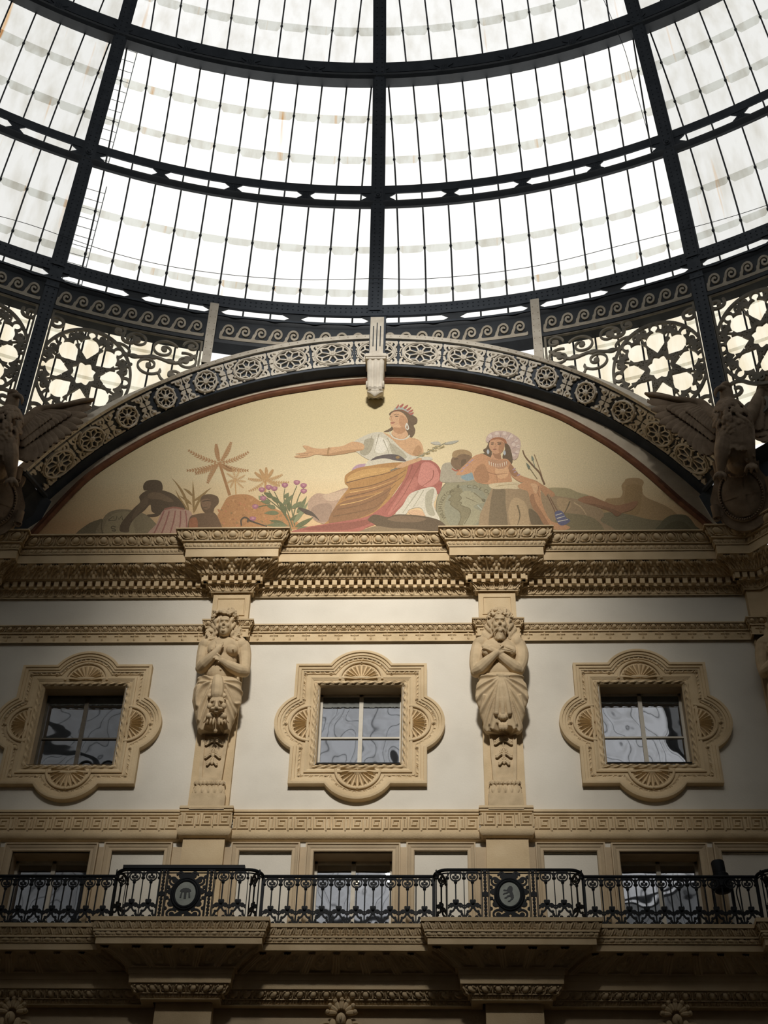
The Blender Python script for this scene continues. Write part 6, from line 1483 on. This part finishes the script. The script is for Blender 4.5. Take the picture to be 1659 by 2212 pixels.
def straight(c, half, label):
    t = thing('railing_section', label, 'balcony railing', (c, YR, RB), 'straight balcony railing sections')
    n = 10; w = 2*half/n; rails(t, [(-half, 0), (0, 0), (half, 0)])
    place_cells(t, [(-half+w*(i+.5), 0, 0) for i in range(n)])
    for s in (-1, 1):
        m = M(); m.box((s*half-.012, -.012, 0), (s*half+.012, .012, RH)); obj('end_post', m, BLACK, t, local=True)
    return t
def panel_sdf(x, y):   # ornament round the medallion, half width .30
    ax = np.abs(x); d = np.full(np.shape(x), 9.0)
    for c, r0, a0, tn, s in (((.185,.10),.085,2.4,1.3,-1),((.20,.66),.085,3.6,1.3,1),((.215,.28),.06,1.2,1.2,1),((.235,.47),.055,4.0,1.2,-1),((.10,.745),.06,.2,1.2,1),((.06,.05),.05,.5,1.1,1)):
        d = np.minimum(d, pline(ax, y, spiral(c, r0, .012, a0, a0+s*tn*2*PI, 26))-.015); d = np.minimum(d, np.hypot(ax-c[0], y-c[1])-.028)
    d = np.minimum(d, np.abs(np.hypot(x/.215, (y-.43)/.265)-1)*.24-.022)
    d = np.minimum(d, np.maximum(ax-.06, np.abs(y-.74)-.035)); d = np.minimum(d, seg(ax, y, (.02,.70), (.13,.62))-.03); d = np.minimum(d, seg(ax, y, (.03,.13), (.13,.06))-.032)
    for c in ((.27,.55),(.27,.37),(.28,.20),(.275,.72),(.14,.20),(.155,.66)): d = np.minimum(d, np.hypot(ax-c[0], y-c[1])-.026)
    d = np.minimum(d, .30-ax-.012); d = np.minimum(d, np.minimum(y, .85-y)-.015)
    return np.maximum(d, 1-np.hypot(x/.165, (y-.43)/.21))
def strip_sdf(x, y):
    d = .055-np.abs(x)-.014; k = np.round((y-.06)/.058)*.058+.06
    d = np.minimum(d, np.hypot(x, y-k)-.024); d = np.minimum(d, np.minimum(y, .85-y)-.02); return np.minimum(d, np.abs(y-.43)-.03)
LION = [(-.07,.075),(-.045,.065),(-.03,.085),(-.02,.11),(.0,.13),(.028,.132),(.045,.115),(.05,.09),(.045,.06),(.04,.035),(.052,.01),(.06,-.025),(.06,-.06),(.045,-.085),(.02,-.10),(.0,-.125),(-.03,-.125),(-.025,-.112),(-.005,-.105),(.015,-.08),(.02,-.055),(.0,-.04),(-.03,-.05),(-.05,-.072),(-.08,-.07),(-.075,-.055),(-.055,-.05),(-.035,-.025),(.0,-.012),(.005,.01),(-.01,.025),(-.04,.005),(-.075,.0),(-.095,-.015),(-.10,.0),(-.08,.018),(-.045,.028),(-.02,.045),(-.03,.05),(-.06,.05),(-.09,.055),(-.09,.07)]
BELL = [(-.085,.035),(-.075,.065),(-.045,.085),(0,.092),(.045,.085),(.075,.065),(.085,.035),(.065,.03),(.08,-.07),(.055,-.07),(.045,.025),(.018,.025),(.018,-.085),(-.018,-.085),(-.018,.025),(-.045,.025),(-.055,-.07),(-.08,-.07),(-.065,.03)]
MEDAL = mat('grey_medallion', (.24,.26,.225), (.32,.34,.30), 8, .6); EMB = mat('dark_emblem', (.04,.043,.043), None, rough=.6)
def bowed(c, label, emblem, cover=False, half_only=False):
    t = thing('bowed_railing', label, 'balcony railing', (c, YR, RB), 'bowed railing sections with medallions')
    H = 1.12; dp = .20
    a = np.linspace(0, PI/2, 8); r = .20
    L = [(-H, .0)]+[(-H+r-r*math.cos(q), -r*math.sin(q)) for q in a[1:]]
    full = L+[(0, -dp)]+[(-x, y) for x, y in L[::-1]]
    rails(t, L+[(0, -dp)] if half_only else full)
    w = .252; cells = []
    for s in ((-1,) if half_only else (-1, 1)):
        for x in (.53+.018, .53+.018+w): cells.append((s*x, -dp, 0))
        cells.append((s*(H-.105), -.105, -s*math.radians(52)))
        m = M(); m.box((s*H-.016, -.016, 0), (s*H+.016, .016, RH)); obj('end_post', m, BLACK, t, local=True)
    place_cells(t, cells)
    if half_only: return t
    f = lambda x, y, tt: np.stack([x, 0*x-dp-.012+tt, y*S+.02], -1)
    m = M(); fret(m, panel_sdf, -.30, .30, 0, .85, .0105, f, 0, .024, back=True); obj('scroll_panel', m, BLACK, t, local=True, ang=0)
    for s in (-1, 1):
        m = M(); fret(m, strip_sdf, -.055, .055, 0, .85, .0105, lambda x, y, tt: f(x+s*.36, y, tt-.01), 0, .03, back=True); obj('pierced_strip', m, BLACK, t, local=True, ang=0)
    zc_ = .43*S+.02; q = np.linspace(0, 2*PI, 48, endpoint=False)
    m = M()
    for e, rr in ((.175, .024), (.205, .018)): m.tube(np.stack([e*np.cos(q), 0*q-dp-.015, zc_+e*1.25*np.sin(q)], -1), rr, 8, closed=True)
    obj('medallion_rim', m, BLACK, t, local=True)
    m = M(); m.prism([(.168*math.cos(v), .21*math.sin(v)) for v in q], lambda x, y: (x, -dp-.02, zc_+y), lambda x, y: (x, -dp+.0, zc_+y)); md = obj('medallion', m, MEDAL, t, local=True)
    m = M(); m.prism([tuple(v) for v in emblem], lambda x, y: (x, -dp-.026, zc_+y), lambda x, y: (x, -dp-.018, zc_+y)); obj('emblem', m, EMB, md, local=True)
    if cover:
        m = M(); m.box((-1.0, -dp-.035, RH-.01), (.86, -dp+.035, RH+.045)); obj('rail_cover', m, BLACK, t, local=True)
    return t
straight(DX, 1.285, 'straight black iron railing before the middle balcony window'); straight(DX-BAY, 1.285, 'straight black iron railing before the leftmost balcony window'); straight(DX+BAY, 1.285, 'straight black iron railing with a floodlight behind it')
bowed(-BAY/2+DX, 'bowed black iron railing whose medallion shows a three-legged dome emblem', BELL, cover=True)
bowed(BAY/2+DX, 'bowed black iron railing whose medallion shows a rampant lion', LION)
bowed(XC+DX, 'end of a bowed black railing at the right picture edge', LION, half_only=True)

# floodlight behind the railing
q = at(1555, 1893, .52); t = thing('floodlight', 'black cylindrical floodlight standing behind the railing', 'floodlight', (q[0], -.52, zc))
h = float(at(1555, 1861, .52)[2]); fx = float(q[0])
m = M(); m.tube([(fx+.02,-.50,h-.53),(fx+.02,-.51,h-.50),(fx+.01,-.52,h-.24),(fx+.005,-.52,h-.22)], [.08,.125,.125,.09], 16); m.tube([(fx+.005,-.52,h-.26),(fx-.01,-.54,h-.04),(fx-.01,-.54,h-.01),(fx-.012,-.545,h)], [.098,.102,.09,.05], 16); obj('housing', m, BLACK, t)
m = M(); m.tube(catmull([(fx-.14,-.52,zc),(fx-.14,-.52,h-.45),(fx-.12,-.52,h-.34),(fx,-.50,h-.32),(fx+.14,-.52,h-.34),(fx+.16,-.52,h-.45),(fx+.16,-.52,zc)], 6, closed=False), .016, 6); obj('yoke', m, BLACK, t)
m = M(); c = catmull([(fx+.10,-.52,h-.34),(fx+.22,-.6,h-.45),(fx+.20,-.58,h-.62),(fx+.30,-.5,zc+.03)], 8, closed=False); m.tube(c, .010, 6); obj('cable', m, BLACK, t)
# small lit lamp inside the middle balcony window
q = at(770, 1908, -.8); t = thing('pendant_lamp', 'tiny warm lit lamp inside the middle balcony window', 'lamp', (float(q[0]), .8, float(q[2])))
m = M(); m.ell(q, (.05,.05,.05), 12, 8); LM = bpy.data.materials.new('lit_bulb'); LM.use_nodes = True; bs = LM.node_tree.nodes['Principled BSDF']; bs.inputs['Emission Color'].default_value = (1,.75,.4,1); bs.inputs['Emission Strength'].default_value = 6
obj('bulb', m, LM, t); m = M(); m.tube([(q[0],.8,q[2]+.05),(q[0],.8,14.3)], .008, 5); obj('cord', m, BLACK, t)
# carved crests of the window heads below
for k, lb in ((-1,'carved stone palmette crest below the leftmost balcony'),(0,'carved stone palmette crest below the middle balcony railing'),(1,'carved stone palmette crest below the balcony with the floodlight')):
    cx = k*BAY-.10; t = thing('carved_crest', lb, 'carved crest', (cx, -.2, 10.9), 'carved crests over the windows below')
    m = M()
    for i in range(-3, 4):
        a = i*.50; R_ = rotm('Y', math.degrees(a)); m.ell((cx+.15*math.sin(a), -.2, 11.14+.15*math.cos(a)), (.042,.05,.09), 8, 6, R_)
        m.ell((cx+.20*math.sin(a), -.23, 11.14+.20*math.cos(a)), (.036,.04,.036), 8, 5)
    obj('palmette', m, STONE, t)
    m = M(); m.ell((cx,-.24,11.03),(.075,.09,.10),12,8); m.ell((cx,-.33,11.02),(.02,.03,.04),8,5)
    for s in (-1, 1): m.ell((cx+s*.12,-.22,10.95),(.06,.06,.1),8,6)
    obj('mask', m, STONE, t)
    m = M()
    for s in (-1, 1): sp_ = spiral((0,0), .16, .03, .3, .3+3*PI, 30); m.tube(np.stack([cx+s*(.20+.7*sp_[:,0]), 0*sp_[:,0]-.2, 10.90+.7*sp_[:,1]], -1), .03, 6)
    obj('volute', m, STONE, t)
# ---------------------------------------------------------------- rest of the octagon (out of frame), light, camera
m = M(); m.grid([[(-40,-60,0),(40,-60,0)],[(-40,30,0),(40,30,0)]]); struct('floor', m, FLOORM)
m = M(); A = 17.9; e = A*math.tan(PI/8)
for k in range(1, 8):
    a = k*PI/4; n = np.array([math.sin(a), math.cos(a)]); tt = np.array([n[1], -n[0]]); c = np.array([0, -A])+n*(A+.6)
    p, q = c-tt*7.5, c+tt*7.5
    if k % 2 == 0: m.ngon([(*p,0),(*q,0),(*q,26.2),(*p,26.2)])
    else:
        for s0, s1 in ((-7.5,-5.6),(5.6,7.5)):
            if (k == 1 and s0 < 0) or (k == 7 and s0 > 0): continue
            u, v = c+tt*s0, c+tt*s1; m.ngon([(*u,0),(*v,0),(*v,26.2),(*u,26.2)])
        u, v = c-tt*5.6, c+tt*5.6; m.ngon([(*u,21),(*v,21),(*v,26.2),(*u,26.2)])
        u2, v2 = u+n*14, v+n*14; m.ngon([(*u,0),(*u2,0),(*u2,21),(*u,21)]); m.ngon([(*v,0),(*v2,0),(*v2,21),(*v,21)]); m.ngon([(*u2,0),(*v2,0),(*v2,21),(*u2,21)]); m.ngon([(*u,21),(*v,21),(*v2,21),(*u2,21)])
P = np.stack([cyl(np.linspace(35*D2, 325*D2, 60), z, RD+.6) for z in (21.0, 27.1)], 1); m.grid(P)
struct('wall_back', m, FARM, ang=20)

W = bpy.data.worlds.new('overcast_sky'); SC.world = W; W.use_nodes = True; nt = W.node_tree; bg = nt.nodes['Background']
bg.inputs[0].default_value = (1.0, .985, .95, 1); bg.inputs[1].default_value = SKY_S
def light(name, kind, loc, target, energy, color, **kw):
    l = bpy.data.lights.new(name, kind); l.energy = energy; l.color = color
    for k, v in kw.items(): setattr(l, k, v)
    o = bpy.data.objects.new(name, l); COL.objects.link(o); o.location = loc
    d = Vector(target)-Vector(loc); o.rotation_euler = d.to_track_quat('-Z', 'Y').to_euler(); return o
for nm, loc, tgt, en, ang in SPOTS:
    light(nm, 'SPOT', loc, tgt, en, (1.0, .955, .90), spot_size=math.radians(ang), spot_blend=1.0, shadow_soft_size=2.0)

cam = bpy.data.cameras.new('camera'); cam.sensor_fit = 'HORIZONTAL'; cam.sensor_width = 27.0; cam.lens = FPX*27.0/1659.0; cam.clip_end = 300
co = bpy.data.objects.new('camera', cam); COL.objects.link(co)
R = Matrix(((CR[0],CU[0],-CF[0]),(CR[1],CU[1],-CF[1]),(CR[2],CU[2],-CF[2])))
co.matrix_world = Matrix.Translation(Vector(CAM)) @ R.to_4x4(); SC.camera = co
SC.view_settings.view_transform = 'Standard'; SC.view_settings.look = 'None'; SC.view_settings.gamma = 1.0; SC.view_settings.use_curve_mapping = False
SC.view_settings.exposure = EXPO
SC.cycles.use_denoising = True; SC.cycles.max_bounces = 8; SC.cycles.diffuse_bounces = 3; SC.cycles.glossy_bounces = 3; SC.cycles.transmission_bounces = 4; SC.cycles.transparent_max_bounces = 16
SC.cycles.sample_clamp_indirect = 6.0
